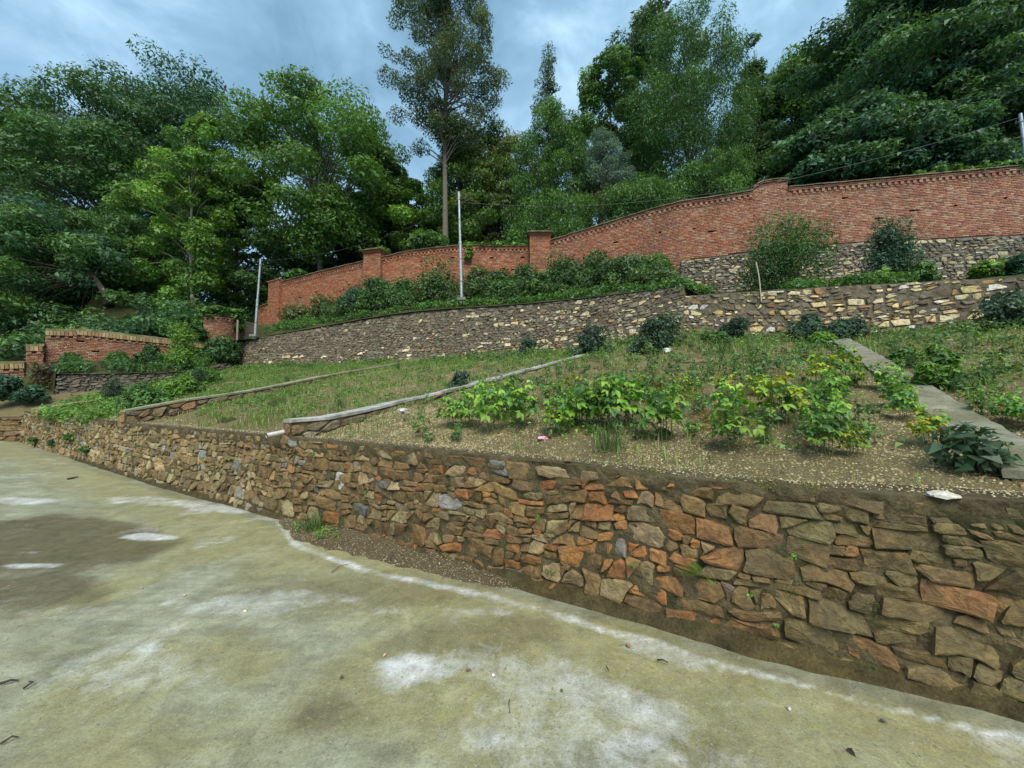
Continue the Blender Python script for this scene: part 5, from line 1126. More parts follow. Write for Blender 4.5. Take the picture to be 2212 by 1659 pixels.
def bean_proto(seed, nl, H=0.5):
    rng = np.random.default_rng(seed); root = bpy.data.objects.new('bean_plant', None); mb = MB(); leaves = []
    for s in range(5):
        a0 = rng.uniform(0, 6.3); top = np.array([math.cos(a0) * .10 * (s > 0), math.sin(a0) * .10 * (s > 0), H * (1 - .09 * s)]); foot = top * (.6, .6, 0)
        mb.add(*tube([foot - (0, 0, .03), foot * .5 + top * 0.5 + rng.normal(0, .008, 3), top], [0.005, 0.004, 0.002], 4, False), (0.10, 0.12, 0.035))
        for k in range(nl // 5):
            f = 0.28 + 0.72 * (k + rng.random()) / (nl // 5); b = foot + (top - foot) * f; a = rng.uniform(0, 6.3); l = rng.uniform(0.04, 0.11) * (1.25 - .6 * f); e_ = b + np.array([math.cos(a) * l, math.sin(a) * l, l * rng.uniform(.3, .9)])
            mb.add(*tube([b, e_], [0.002, 0.0015], 3, False), (0.11, 0.15, 0.04)); leaves.append((e_, a, rng.integers(6), rng.uniform(.75, 1.25), rng.uniform(-.45, .25), f))
    me = mesh_data('stem', np.concatenate(mb.V), mb.F, M['plain_s'], col=np.array(mb.C)); return me, leaves
PROTO = [bean_proto(620 + i, 65 if i < 3 else 40) for i in range(5)]
GREENB = [(0.12, 0.26, 0.042), (0.165, 0.31, 0.045), (0.21, 0.34, 0.045), (0.075, 0.19, 0.06)]; YELB = [(0.30, 0.35, 0.03), (0.40, 0.37, 0.03), (0.22, 0.34, 0.035), (0.19, 0.31, 0.04)]
BEANS = [(1054, 938, 92, 0, 'tall bean plant nearest the front at the left end of the bean bed'), (971, 925, 55, 0, 'leftmost bean plant of the bed, small and rather pale'), (1014, 925, 68, 0, 'bean plant squeezed between the leftmost one and the tall front one'),
 (1040, 893, 55, 0, 'bean plant behind the tall plant at the left end of the bed'), (1107, 884, 58, 0, 'rearmost bean plant of the left cluster'), (1130, 925, 78, 0, 'bean plant right of the tall front one, left of the pink wrapper'), (1088, 905, 60, 0, 'bean plant in the middle of the left cluster'),
 (1204, 943, 68, 0, 'bean plant standing directly behind the pink wrapper'), (1257, 922, 72, 0, 'bean plant to the right of the one behind the pink wrapper'), (1284, 926, 84, 0, 'bean plant at the left side of the bushiest cluster beside the grass tuft'), (1317, 933, 96, 0, 'bushiest bean plant, above the big grass tuft near the front'),
 (1350, 922, 92, 0, 'bean plant on the right flank of the bushiest cluster'), (1330, 890, 66, 0, 'bean plant hidden behind the bushiest one'), (1187, 882, 48, 0, 'small bean plant at the back between left cluster and bushy cluster'), (1222, 895, 52, 0, 'bean plant in the gap behind the pink wrapper row'),
 (1237, 862, 42, 1, 'yellowing bean plant far back left of the orange mossy patch'), (1304, 874, 46, 0, 'bean plant at the back of the bushiest cluster'), (1384, 862, 46, 0, 'low bean plant just left of the orange mossy patch'),
 (1440, 957, 106, 0, 'tall bluish green bean plant standing alone between two gravel gaps'), (1424, 902, 52, 0, 'bean plant behind the tall lone bluish green one'), (1464, 880, 46, 0, 'small bean plant in front of the orange mossy patch'), (1488, 849, 38, 0, 'small bean plant at the far edge right of the orange mossy patch'),
 (1588, 974, 92, 0, 'tall thin bean plant in the gravel, first of its row from the wall'), (1575, 905, 66, 0, 'bean plant second from the wall in the tall thin row'), (1566, 860, 42, 1, 'yellow topped bean plant at the back of the tall thin row'), (1632, 859, 44, 1, 'small bright yellow bean plant standing alone at the back'),
 (1685, 914, 92, 1, 'large yellowing bean plant left of the longest row'), (1791, 984, 88, 0, 'leggy bean plant at the front of the longest row'), (1795, 912, 78, 0, 'dense green bean plant in the middle of the longest row'), (1770, 942, 70, 0, 'dark green bean plant second from the front in the longest row'), (1808, 866, 62, 0, 'bean plant in the rear half of the longest row'),
 (1775, 834, 58, 1, 'bright yellow green bean plant near the far end of the longest row'), (1835, 816, 52, 1, 'yellow green bean plant near the cement divider at the far end'), (1815, 780, 32, 0, 'farthest bean plant at the top of the cement divider'), (1845, 987, 50, 1, 'short yellow bean plant beside the leggy front one'), (1861, 840, 48, 0, 'bean plant right of the longest row close to the flat divider'),
 (1918, 850, 54, 0, 'bean plant touching the left edge of the flat cement divider'), (1955, 908, 62, 0, 'bean plant beside the middle of the flat cement divider'), (1941, 882, 58, 0, 'bluish bean plant leaning towards the flat cement divider'), (2008, 970, 66, 1, 'bean plant with yellow lower leaves near the front of the flat divider'),
 (2125, 902, 46, 0, 'bright bean plant just right of the flat cement divider'), (2175, 918, 50, 0, 'bean plant beyond the flat divider near the right edge'), (2212, 930, 58, 0, 'bean plant cut by the right edge of the view')]
for i, (x, y, h, yel, lab) in enumerate(BEANS):
    p = G3(x, y); d = p[1]; sc = h * d / F / 0.41; me, lv = PROTO[i % 3 if h > 48 else 3 + i % 2]
    w = thing('bean_plant', lab, 'bean plant', tuple(p), 'bean plants on the garden terrace'); w.rotation_euler[2] = rb.uniform(0, 6.3); sxy = min(sc, 1.05) * rb.uniform(0.80, 0.96); w.scale = (sxy, sxy, sc)
    obj('stem', me, w); pal = YELB if yel else GREENB; tint = rb.uniform(.85, 1.25)
    for e_, a, k, s_, tl, f in lv:
        pl = pal if (not yel or rb.random() < .75) else GREENB
        o = obj('leaf', LEAFS[k], w, loc=e_, color=tuple(v * tint for v in jit(pl[int(rb.integers(4))], rb, .2))); o.rotation_euler = (rb.normal(0, .35), -tl, a); o.scale = (s_,) * 3
# shrubs along the foot of the pale wall
MINT = ((0.06, 0.105, 0.06), (0.04, 0.08, 0.05))
for i, (x, y, hw, h, lab, col) in enumerate([(2085, 700, 52, 80, 'largest rounded dark shrub against the pale wall at the right', MINT), (1941, 712, 40, 52, 'low wide dark shrub left of the largest one at the pale wall', MINT), (2183, 712, 42, 50, 'sprawling dark shrub near the right edge below the pale wall', MINT), (1848, 706, 20, 42, 'small dark shrub before a dark hole in the pale wall', MINT),
    (1818, 736, 32, 46, 'grey green shrub at the top end of the flat divider', MINT), (1755, 706, 27, 52, 'upright dark shrub close against the pale wall', MINT), (1746, 744, 30, 46, 'rounded shrub in front of the upright one by the pale wall', MINT), (1685, 722, 26, 44, 'dark shrub under the middle of the pale wall', MINT), (1775, 750, 16, 28, 'small yellow green shrub at the head of the flat divider', GB),
    (1591, 738, 26, 40, 'shrub at the foot of the pale wall, second from its left end', MINT), (1437, 752, 42, 42, 'wide grey green shrub below the corner where the two upper walls meet', MINT), (1545, 745, 22, 26, 'low green shrub left of the second shrub along the pale wall', GM), (1282, 768, 34, 38, 'dark shrub at the far end of the pale cement divider', MINT), (1387, 764, 22, 26, 'small shrub between the divider end and the wide grey green shrub', MINT), (1137, 768, 18, 26, 'small dark shrub at the foot of the grey curved wall', MINT),
    (993, 845, 16, 34, 'small dark sapling bush on the pale cement divider', MINT), (2035, 838, 26, 58, 'leggy weed with pale leaves right of the flat divider', (GB[0], GM[0])), (1950, 790, 24, 30, 'trailing light green weed over the flat divider', GB)]):
    p = wall_foot(G3(x, y), hw); d = p[1]; bush('shrub', lab, p, hw * d / F * 1.25, hw * d / F, h * d / F * 1.6, 5200 if hw > 24 else 2600, 0.07, col, 700 + i, npuff=20 if hw > 24 else 12, asp=.6, stems=8)
p = G3(2120, 1022); bush('leafy_weed', 'big dark leafy weed growing over the wall end at the flat divider', p, .2, .17, .33, 420, 0.065, (MINT[0], (.05, .1, .04)), 730, npuff=16, asp=.7, stems=14, cat='weed', stemcol=(.09, .06, .05))
off_d3 = lambda X, Y: D3.near(X + 0.0, Y - 0.0)[0] > 0.34
# ground stuff: gravel chips, grass, low weeds
def rand_terrace(n, rng, amin, amax, xr=(-15, 12)):
    u = rng.uniform(0.2, W1.L, n); v = rng.uniform(amin, amax, n); a = W1.at(u, -0.36, 0)[:, :2]; k = W2.L * (u / W1.L)
    b = W2.at(np.clip(k, 0, W2.L), 0.25, 0)[:, :2]; q = a * (1 - v[:, None]) + b * v[:, None]; return q[:, 0], q[:, 1]
rng = np.random.default_rng(801)
X, Y = rand_terrace(170000, rng, 0, 1); den = (0.10 + 0.9 * sstep(0.42, 0.62, fbm(X * 1.1, Y * 1.1))); D_ = np.hypot(X, Y); k = (rng.random(len(X)) < den * np.clip(6.5 / D_, 0, 1) ** 1.2); X, Y = X[k], Y[k]
Xn, Yn = rand_terrace(110000, rng, 0, 0.2); k = (np.hypot(Xn, Yn) < 7) & (rng.random(len(Xn)) < (.25 + .75 * sstep(.4, .55, fbm(Xn * 1.5 + 5, Yn * 1.5)))); X = np.concatenate([X, Xn[k]]); Y = np.concatenate([Y, Yn[k]])
Z = terrace(X, Y); n = len(X); s = rng.uniform(0.003, 0.0125, n) * (0.8 + 0.09 * np.hypot(X, Y)); tet = np.array([(1, 0, -.25), (-.5, .8, -.3), (-.6, -.75, -.25), (0.05, 0.05, .55)])
ang = rng.uniform(0, 6.28, n); c_, s_ = np.cos(ang), np.sin(ang); tv = tet[None] * s[:, None, None] * rng.uniform(.5, 1.3, (n, 1, 3)); V = np.stack([tv[..., 0] * c_[:, None] - tv[..., 1] * s_[:, None], tv[..., 0] * s_[:, None] + tv[..., 1] * c_[:, None], tv[..., 2]], -1) + np.stack([X, Y, Z + .003], -1)[:, None]
Fc = (np.arange(n)[:, None, None] * 4 + np.array([[0, 1, 3], [1, 2, 3], [2, 0, 3]])[None]).reshape(-1, 3); w_ = rng.random((n, 1)); cc = np.where(w_ < .55, [[.33, .27, .12]], np.where(w_ < .78, [[.40, .36, .22]], [[.17, .13, .07]])) * rng.uniform(.7, 1.2, (n, 1))
o = obj('gravel', mesh_data('gravel', V.reshape(-1, 3), Fc, M['plain_s'], col=np.repeat(cc, 3, 0)), kind='stuff'); o['label'] = 'pale yellow gravel chips strewn over the garden soil'
def grass(name, label, X, Y, Z, hgt, wid, col, rng, lean=0.5, per=1):
    n = len(X); a = rng.uniform(0, 6.28, n); l = hgt * rng.uniform(.5, 1.3, n); w = wid * (1 + .05 * np.hypot(X, Y)); b = np.stack([X, Y, Z - .01], -1); t = np.stack([np.cos(a), np.sin(a), 0 * a], -1); sd_ = np.stack([-np.sin(a), np.cos(a), 0 * a], -1); ln = rng.uniform(.05, lean, n)[:, None]
    up = np.array([0, 0, 1.0]); m1 = b + (up * .55 + t * ln * .35) * l[:, None]; e_ = b + (up * (1 - ln * .35) + t * ln) * l[:, None]
    V = np.stack([b - sd_ * w[:, None], b + sd_ * w[:, None], m1 + sd_ * w[:, None] * .7, m1 - sd_ * w[:, None] * .7, e_], 1).reshape(-1, 3); i = np.arange(n)[:, None] * 5
    Fc = np.concatenate([i + np.array([0, 1, 2]), i + np.array([0, 2, 3]), i + np.array([3, 2, 4])], 1).reshape(-1, 3); q = rng.random((n, 1)); c = (np.array(col[0]) * q + np.array(col[1]) * (1 - q)) * rng.uniform(.7, 1.25, (n, 1))
    if name == 'grass': c = np.where(rng.random((n, 1)) < .24, [[.27, .23, .10]], c)
    o = obj(name, mesh_data(name, V, Fc, M['leaf'], col=np.repeat(c, 3, 0)), kind='stuff'); o['label'] = label; return o
X, Y = rand_terrace(330000, rng, 0.0, 1.0); tt = W2.near(X, Y)[0]; tw = W1.near(X, Y)[0]; lf = sstep(-3, -10, X) if False else 1 - sstep(-9, -2.5, X)
dn = (0.10 + 0.9 * (1 - sstep(0.3, 4.5, tt)) * .5 + .42 * lf) * (0.05 + 1.35 * sstep(.45, .6, fbm(X * 1.4 + 3, Y * 1.4, 4))) * sstep(0.02, .5, tw) * .68; bed = sstep(.5, 1.3, tw) * 0 + 1
k = rng.random(len(X)) < np.clip(dn, 0, 1); X, Y = X[k], Y[k]; k = off_d3(X, Y); X, Y = X[k], Y[k]; Z = terrace(X, Y)
grass('grass', 'thin green grass growing in patches over the garden terrace', X, Y, Z, 0.15, .0046, ((.18, .30, .055), (.10, .20, .04)), rng)
X, Y = rand_terrace(12000, rng, 0.06, 1.0); k = rng.random(len(X)) < np.clip(.45 * fbm(X * 1.2, Y * 1.2 + 9) + .35 * (1 - sstep(0, 4, W2.near(X, Y)[0])) + .2 * (1 - sstep(-9, -2, X)), 0, 1); X, Y = X[k], Y[k]; k = off_d3(X, Y); X, Y = X[k], Y[k]
cover('weeds', 'low leafy weeds dotted over the garden terrace', np.stack([X, Y, terrace(X, Y) + .05], -1), 20, 0.05, ((.15, .26, .055), (.08, .17, .045)), 803, r=(.06, .18))
u = rng.uniform(0, W2.L, 520); q = W2.at(u, rng.uniform(.15, 1.3, 520), 0); k = fbm(u * .8, u * 0 + 6) > .38; q = q[k]; q[:, 2] = terrace(q[:, 0], q[:, 1]) + .1
cover('weeds', 'taller mixed weeds along the foot of the upper walls', q, 42, 0.075, ((.14, .22, .055), (.07, .13, .05)), 804, r=(.12, .3))
pts = []
for i in range(260):
    x = rng.uniform(100, 480); y0 = np.interp(x, [100, 270, 480], [885, 850, 800]); y = y0 + rng.uniform(-8, 62 * (1 - (x - 100) / 600)); pts.append(G3(x, y) + np.array([0, 0, .06]))
cover('weeds', 'lush green weeds covering the left end of the garden', np.array(pts), 50, 0.09, (GB[0], GM[0]), 805, r=(.15, .35))
# moss coloured patch among the beans and grass tufts
def tuft(lab, x, y, hpx, n, col, seed, name='grass_tuft', zf=None, spread=.05, pos=None):
    r_ = np.random.default_rng(seed); p = G3(x, y) if pos is None else pos; d = p[1]; a = r_.uniform(0, 6.28, n); q = spread * np.sqrt(r_.random(n)); h = hpx * d / F
    o = grass(name, lab, q * np.cos(a), q * np.sin(a), 0 * q, h, .0035, col, r_, lean=.9); o.location = p; del o['kind']; tag(o, lab, 'grass', 'grass tufts in the garden'); return o
GT1 = ((.12, .19, .06), (.07, .12, .035))
for i, (x, y, h, n, lab) in enumerate([(1318, 972, 60, 130, 'big wispy grass tuft in front of the bushiest bean plant'), (600, 878, 30, 160, 'round bluish grass tuft on the bed left of the pale cement divider'), (490, 912, 20, 170, 'low wide grass clump near the wall top left of the white pipe'), (640, 908, 26, 70, 'grass tuft leaning on the end of the pale cement divider'), (1650, 955, 55, 70, 'thin grass tuft over a dark hole between two bean rows'), (1560, 770, 45, 60, 'tall grass tuft in front of the pale wall'), (1625, 775, 60, 40, 'tallest thin grass stalks in front of the pale wall'), (735, 880, 36, 60, 'thin grass tuft at the front of the pale cement divider'), (620, 830, 30, 80, 'grass tuft on the mossy stone divider bed'), (1230, 770, 34, 70, 'grass tuft beside the far end of the pale cement divider'), (860, 800, 28, 80, 'grass tuft at the top end of the mossy stone divider'), (330, 898, 24, 120, 'bright grass tuft at the start of the mossy stone divider')]):
    tuft(lab, x, y, h, n, GT1, 820 + i, spread=.06 + (.1 if n > 120 else 0))
pts = [G3(x, y) + np.array([0, 0, .015]) for x, y in zip(rng.uniform(1375, 1500, 90), rng.uniform(822, 872, 90))] + [G3(x, y) + np.array([0, 0, .01]) for x, y in zip(rng.uniform(1500, 1570, 30), rng.uniform(900, 945, 30))]
cover('moss', 'rusty orange mossy patch between the bean rows', pts, 34, .03, ((.24, .17, .02), (.17, .13, .02)), 840, r=(.06, .13))

# ------------------------------------------------------------------ poles, wires, small things
def pole(lab, p0, p1, r0, r1, joint):
    p0, p1 = np.array(p0), np.array(p1); w = thing('metal_pole', lab, 'pole', tuple(p0)); j = p0 + (p1 - p0) * joint
    for nm, a, b, ra, rb_ in (('lower_shaft', p0 - (0, 0, .2), j, r0, r0), ('upper_shaft', j, p1, r1, r1)):
        V, Fl = tube([a - p0, b - p0], [ra, rb_], 10); obj(nm, mesh_data(nm, V, Fl, M['metal'], smooth=False), w, color=(.36, .40, .42))
    V, Fl = tube([j - p0 - (0, 0, .05), j - p0 + (0, 0, .07)], [r0 * 1.15] * 2, 10); obj('collar', mesh_data('collar', V, Fl, M['metal']), w, color=(.4, .43, .44))
    V, Fl = tube([p1 - p0 - (0, 0, .33), p1 - p0 - (0, 0, .27)], [r1 * 1.4] * 2, 8); obj('clamp', mesh_data('clamp', V, Fl, M['metal']), w, color=(.25, .26, .27))
    for f_ in (.16, .37, .74):
        q0 = (p1 - p0) * f_; rr_ = (r0 if f_ < joint else r1) * 1.18; V, Fl = tube([q0 - (0, 0, .02), q0 + (0, 0, .02)], [rr_] * 2, 8); obj('strap', mesh_data('strap', V, Fl, M['metal']), w, color=(.2, .2, .2))
    V, Fl = box(0, 0, -.03, .34, .34, .12); obj('footing', mesh_data('footing', np.array(V), Fl, M['cap']), w, color=(.2, .19, .16))
    V, Fl = tube([p1 - p0, p1 - p0 + (0, 0, .02)], [r1 * 1.05] * 2, 10); obj('end_cap', mesh_data('end_cap', V, Fl, M['metal']), w, color=(.45, .47, .48))
pm0 = P(997.5, 645, 16.2); pm1 = P(991, 416, 16.2); pole('tall galvanised metal pole in front of the ivied wall run', pm0, pm1, .062, .048, .52)
pl0 = P(550.5, 724, 19.9); pl1 = P(563, 560, 19.9); pole('leaning metal pole beside the open gate leaf at the left', pl0, pl1, .058, .05, .45)
pr0 = P(2228, 420, 14.9); pr1 = P(2204, 247, 14.9); pr0[2] -= .6; pole('slanting metal pole behind the wall at the right edge', pr0, pr1, .062, .055, .6)
def line(name, lab, pts, r, col, cat, sub_=8):
    A = Path(np.array(pts), 2) if len(pts) > 2 else None; q = A.A if A is not None else np.array(pts); c = q[0].copy(); V, Fl = tube(q - c, r, 5); o = obj(name, mesh_data(name, V, Fl, M['plain'], smooth=True), None, loc=c, color=col); tag(o, lab, cat); return o
line('wire', 'thin wire sagging from the middle pole over the wall to the right edge pole', [P(992, 437, 16.2), P(1080, 443, 16.15), P(1180, 446.5, 16.05), P(1310, 443, 15.95), P(1475, 427, 15.8), P(1618, 405, 15.65), P(1721, 385, 15.5), P(1951, 329, 15.2), P(2115, 281, 15.0), P(2205, 253, 14.9)], .0075, (.10, .12, .11), 'wire')
line('wire', 'thin wire running from the leftmost pole to the middle pole', [P(563, 565, 19.9), P(650, 556, 19.0), P(740, 541, 18.2), P(870, 500, 17.2), P(991, 438, 16.2)], .008, (.05, .055, .05), 'wire')
def on_g(pts, dz=.012): return [G3(*q) + np.array([0, 0, dz]) for q in pts]
line('hose', 'black hose lying across the weedy bed at the right', on_g([(1925, 768), (1985, 770), (2050, 769), (2120, 767), (2215, 766)]), .014, (.02, .02, .022), 'hose')
line('hose', 'thin dark hose across the back of the bean bed', on_g([(1475, 786), (1540, 785), (1620, 784), (1690, 779), (1752, 775)]), .01, (.035, .03, .025), 'hose')
line('hose', 'dark hose looping over the left edge of the upper stone wall', [P(700, 696, 18.1), P(740, 687, 17.7), P(768, 684, 17.4), P(800, 677, 17.2), P(840, 668, 17.0)], .018, (.03, .03, .025), 'hose')
a, b = P(576, 941, 5.42), P(633, 929, 5.72); pw = thing('drain_pipe', 'white plastic pipe end sticking out over the stone wall', 'pipe', tuple(a)); V, Fl = tube([(0, 0, 0), b - a], [.032] * 2, 14, False); obj('tube', mesh_data('tube', V, Fl, M['plain'], smooth=True), pw, color=(.5, .46, .43))
V, Fl = tube([(0, 0, 0), (b - a) * .6], [.027] * 2, 12, True); V = np.array(V) + (b - a) * .02; obj('bore', mesh_data('bore', V, Fl, M['plain']), pw, color=(.03, .028, .025))
a = P(1633, 566, 10.6); b = P(1644, 630, 10.3); line('stake', 'thin pale wooden stake standing before the tall loose bush', [b - (0, 0, .3), (a + b) / 2 + (.02, 0, 0), a], .016, (.33, .29, .2), 'stake')
def crumple(name, lab, p, s, col, cat, seed, mat='plain', flat=.6, sub_=2):
    import bmesh
    r_ = np.random.default_rng(seed); bm = bmesh.new(); bmesh.ops.create_icosphere(bm, subdivisions=sub_, radius=1.0)
    for v in bm.verts: v.co *= r_.uniform(.7, 1.25); v.co.z *= flat; v.co.x *= 1.2
    me = bpy.data.meshes.new(name); bm.to_mesh(me); bm.free(); me.materials.append(M[mat]); o = obj(name, me, None, loc=p, color=col); o.scale = (s,) * 3; o.rotation_euler[2] = r_.uniform(0, 6); tag(o, lab, cat); return o
p = G3(1172, 952); crumple('wrapper', 'crumpled pink plastic wrapper lying on the gravel before the beans', p + (0, 0, .02), .045, (.62, .36, .44), 'wrapper', 1, flat=.55)
p = G3(1186, 946); o = crumple('wrapper', 'small torn red brown scrap beside the pink wrapper', p + (0, 0, .01), .028, (.3, .09, .06), 'scrap', 2, flat=.4)
crumple('stone', 'white loose stone at the back of the bean bed', G3(1442, 764) + (0, 0, .05), .11, (.55, .53, .5), 'stone', 3, flat=.6, mat='stone')
crumple('stone', 'pale grey loose stone against the cement divider', G3(870, 892) + (0, 0, .03), .08, (.42, .42, .4), 'stone', 4, flat=.7, mat='stone')
w1p = lambda x, o: (lambda u: np.array(W1.pt(u, o, z_t(u) + .015)))(W1u(x))
crumple('stone', 'small brown stone chip lying on top of the front wall', w1p(1222, -.1) + (0, 0, .012), .035, (.2, .12, .07), 'stone', 5, flat=.5, mat='stone')
crumple('stone', 'white lump of lime on the right end of the front wall top', w1p(2030, -.06) + (0, 0, -.008), .07, (.55, .52, .44), 'stone', 6, flat=.25, mat='stone')
gpz = lambda x, y: (lambda q: np.array([q[0], q[1], float(pad_z(q[0], q[1])) + .004]))(G(x, y, .0))
for i, (x, y, s, col, lab) in enumerate([(1356, 1397, .016, (.28, .16, .09), 'brown pebble on the concrete below the middle of the wall'), (1704, 1535, .014, (.6, .58, .52), 'white pebble on the concrete at the lower right'), (2045, 1482, .05, (.17, .13, .07), 'dark loose stone at the foot of the wall near the right edge'), (1213, 1494, .010, (.12, .11, .08), 'tiny dark pebble on the pale lime bloom'), (530, 1322, .011, (.6, .55, .38), 'small yellowish pebble on the wet looking slab at the left'), (398, 1288, .010, (.55, .5, .36), 'small yellowish pebble left of the middle of the slab'), (1066, 1461, .011, (.62, .6, .55), 'small white pebble near the brown stain'), (830, 1418, .012, (.45, .3, .26), 'pinkish pebble on the slab above the brown stain'), (306, 1272, .010, (.6, .58, .45), 'pale pebble at the edge of the dark wet film'), (1900, 1416, .012, (.6, .58, .3), 'small yellow pebble in the gutter'), (738, 1465, .011, (.1, .09, .07), 'black pebble right of the brown stain')]):
    p = gpz(x, y); crumple('pebble', lab, p + (0, 0, s * .4), s, col, 'pebble', 30 + i, flat=.7, sub_=1, mat='stone')
def twig(lab, pxs, r, col=(.05, .035, .025), up=.012):
    pts = [gpz(*q) + (0, 0, up + .012 * (i % 2)) for i, q in enumerate(pxs)]; q = np.array(pts); c = q[0].copy(); V, Fl = tube(q - c, np.linspace(r, r * .5, len(q)), 5); o = obj('twig', mesh_data('twig', V, Fl, M['plain']), None, loc=c, color=col); tag(o, lab, 'twig', 'twigs fallen on the concrete'); return o
for lab, q, r in [('longest forked dark twig by the gravel at the wall foot', [(764, 1182), (800, 1188), (838, 1194), (862, 1205)], .008), ('short twig crossing under the longest one', [(785, 1181), (806, 1190), (818, 1200)], .005), ('bent twig on the white lime edge', [(840, 1196), (850, 1206), (838, 1213), (848, 1216)], .006), ('wiry twig curling below the wall at the picture centre', [(1022, 1232), (1028, 1246), (1046, 1252), (1078, 1250)], .005), ('thin twig on the yellow algae left of the wiry twig', [(716, 1240), (735, 1228), (752, 1222)], .004), ('small twig lying on pale concrete below the wall', [(1420, 1431), (1432, 1435), (1443, 1437)], .006), ('tiny upright looking twig left of the brown pebble', [(1310, 1446), (1316, 1460)], .004), ('thin twig at the bottom centre of the slab', [(1101, 1518), (1099, 1532), (1101, 1546)], .003), ('dark twig at the left edge of the slab', [(0, 1483), (22, 1480), (40, 1476)], .008), ('broken dark twig beside the one at the left edge', [(50, 1494), (70, 1484), (62, 1478)], .006), ('dark twig low at the left edge', [(0, 1615), (25, 1604), (40, 1600)], .006), ('dark twig far off on the pad near the left wall', [(145, 1048), (168, 1044)], .02)]: twig(lab, q, r)
def fallen_leaf(lab, x, y, L, col, seed):
    r_ = np.random.default_rng(seed); V, Fl = leaflet(L, L * .5, (1, 0, .1), 1.6, (0, 0, 0)); o = obj('fallen_leaf', mesh_data('fallen_leaf', np.array(V), Fl, M['leaf_o']), None, loc=gpz(x, y) + (0, 0, .008), color=col); o.rotation_euler = (.3, 0, r_.uniform(0, 6)); tag(o, lab, 'leaf', 'leaves fallen on the concrete')
for i, a in enumerate([('curled dark dead leaf at the lower right of the slab', 1830, 1621, .045, (.05, .035, .025)), ('dark forked leaf on the slab nearer the wall', 1898, 1560, .035, (.06, .05, .04)), ('yellow fallen leaf at the wall foot by the dark stone', 2160, 1503, .035, (.5, .42, .05)), ('brown dead leaf on the grey slab right of centre', 1005, 1452, .04, (.16, .08, .06))]): fallen_leaf(*a, 50 + i)
# soil, gravel and weeds washed against the wall foot
rng = np.random.default_rng(901); ua, ub = sorted((W1u(650), W1u(1130))); nu, nv = 110, 14; uu = np.linspace(ua, ub, nu); e_ = np.sin(np.pi * (uu - ua) / (ub - ua)) ** .7; wd = (.10 + .36 * e_ * (.6 + .8 * fbm(uu * 2, uu * 0))); vv = np.linspace(-.04, 1, nv)
A = W1.at(np.repeat(uu, nv), np.outer(wd, vv).ravel(), 0); A[:, 2] = pad_z(A[:, 0], A[:, 1]) - .004 + (np.outer(.06 * e_ + .035, np.clip(1 - vv, 0, 1) ** 1.4)).ravel() * (.5 + fbm(A[:, 0] * 9, A[:, 1] * 9))
i = np.arange(nu - 1)[:, None] * nv + np.arange(nv - 1)[None]; o = obj('soil_heap', mesh_data('soil_heap', A, np.stack([i, i + 1, i + nv + 1, i + nv], -1).reshape(-1, 4), mk_soil('washed_soil', (.085, .065, .035), (.11, .085, .048), (.06, .05, .025), .55), smooth=True), kind='stuff'); o['label'] = 'brown soil washed down along the foot of the wall'
def scatter_chips(name, lab, Pn, s, cols, rng):
    n = len(Pn); s = rng.uniform(*s, n); ang = rng.uniform(0, 6.28, n); c_, s_ = np.cos(ang), np.sin(ang); tv = tet[None] * s[:, None, None] * rng.uniform(.6, 1.3, (n, 1, 3)); V = np.stack([tv[..., 0] * c_[:, None] - tv[..., 1] * s_[:, None], tv[..., 0] * s_[:, None] + tv[..., 1] * c_[:, None], tv[..., 2]], -1) + Pn[:, None]
    Fc = (np.arange(n)[:, None, None] * 4 + np.array([[0, 1, 3], [1, 2, 3], [2, 0, 3]])[None]).reshape(-1, 3); c = np.array(cols)[rng.integers(0, len(cols), n)] * rng.uniform(.7, 1.2, (n, 1)); o = obj(name, mesh_data(name, V.reshape(-1, 3), Fc, M['plain_s'], col=np.repeat(c, 3, 0)), kind='stuff'); o['label'] = lab
j = rng.integers(0, len(A), 2600); scatter_chips('gravel', 'small gravel lying in the soil at the wall foot', A[j] + rng.normal(0, .025, (2600, 3)) * (1, 1, 0) + (0, 0, .004), (.004, .011), [(.22, .18, .12), (.34, .29, .2), (.12, .1, .07)], rng)
X = rng.uniform(-5, 4, 4200); Y = rng.uniform(1.0, 5.5, 4200); k = ((X - np.interp(Y, W1.A[:, 1], W1.A[:, 0])) < -.1); X, Y = X[k], Y[k]; scatter_chips('grit', 'fine grit strewn over the concrete slab', np.stack([X, Y, pad_z(X, Y) + .012], -1), (.0012, .0045), [(.1, .09, .06), (.45, .43, .35), (.2, .16, .1), (.07, .06, .05)], rng)
q = W1.at(np.array([W1u(742)]), .12, 0)[0]; tuft('bright green grass tuft at the foot of the wall where soil has gathered', 0, 0, 42, 120, GT1, 910, spread=.12, pos=np.array([q[0], q[1], .03]))
pts = W1.at(rng.uniform(W1u(700), W1u(800), 26) if W1u(700) < W1u(800) else rng.uniform(W1u(800), W1u(700), 26), rng.uniform(.03, .3, 26), 0.05); cover('weeds', 'bright low weeds at the foot of the front wall', pts, 30, .03, (GB[0], GM[0]), 911, r=(.03, .08))
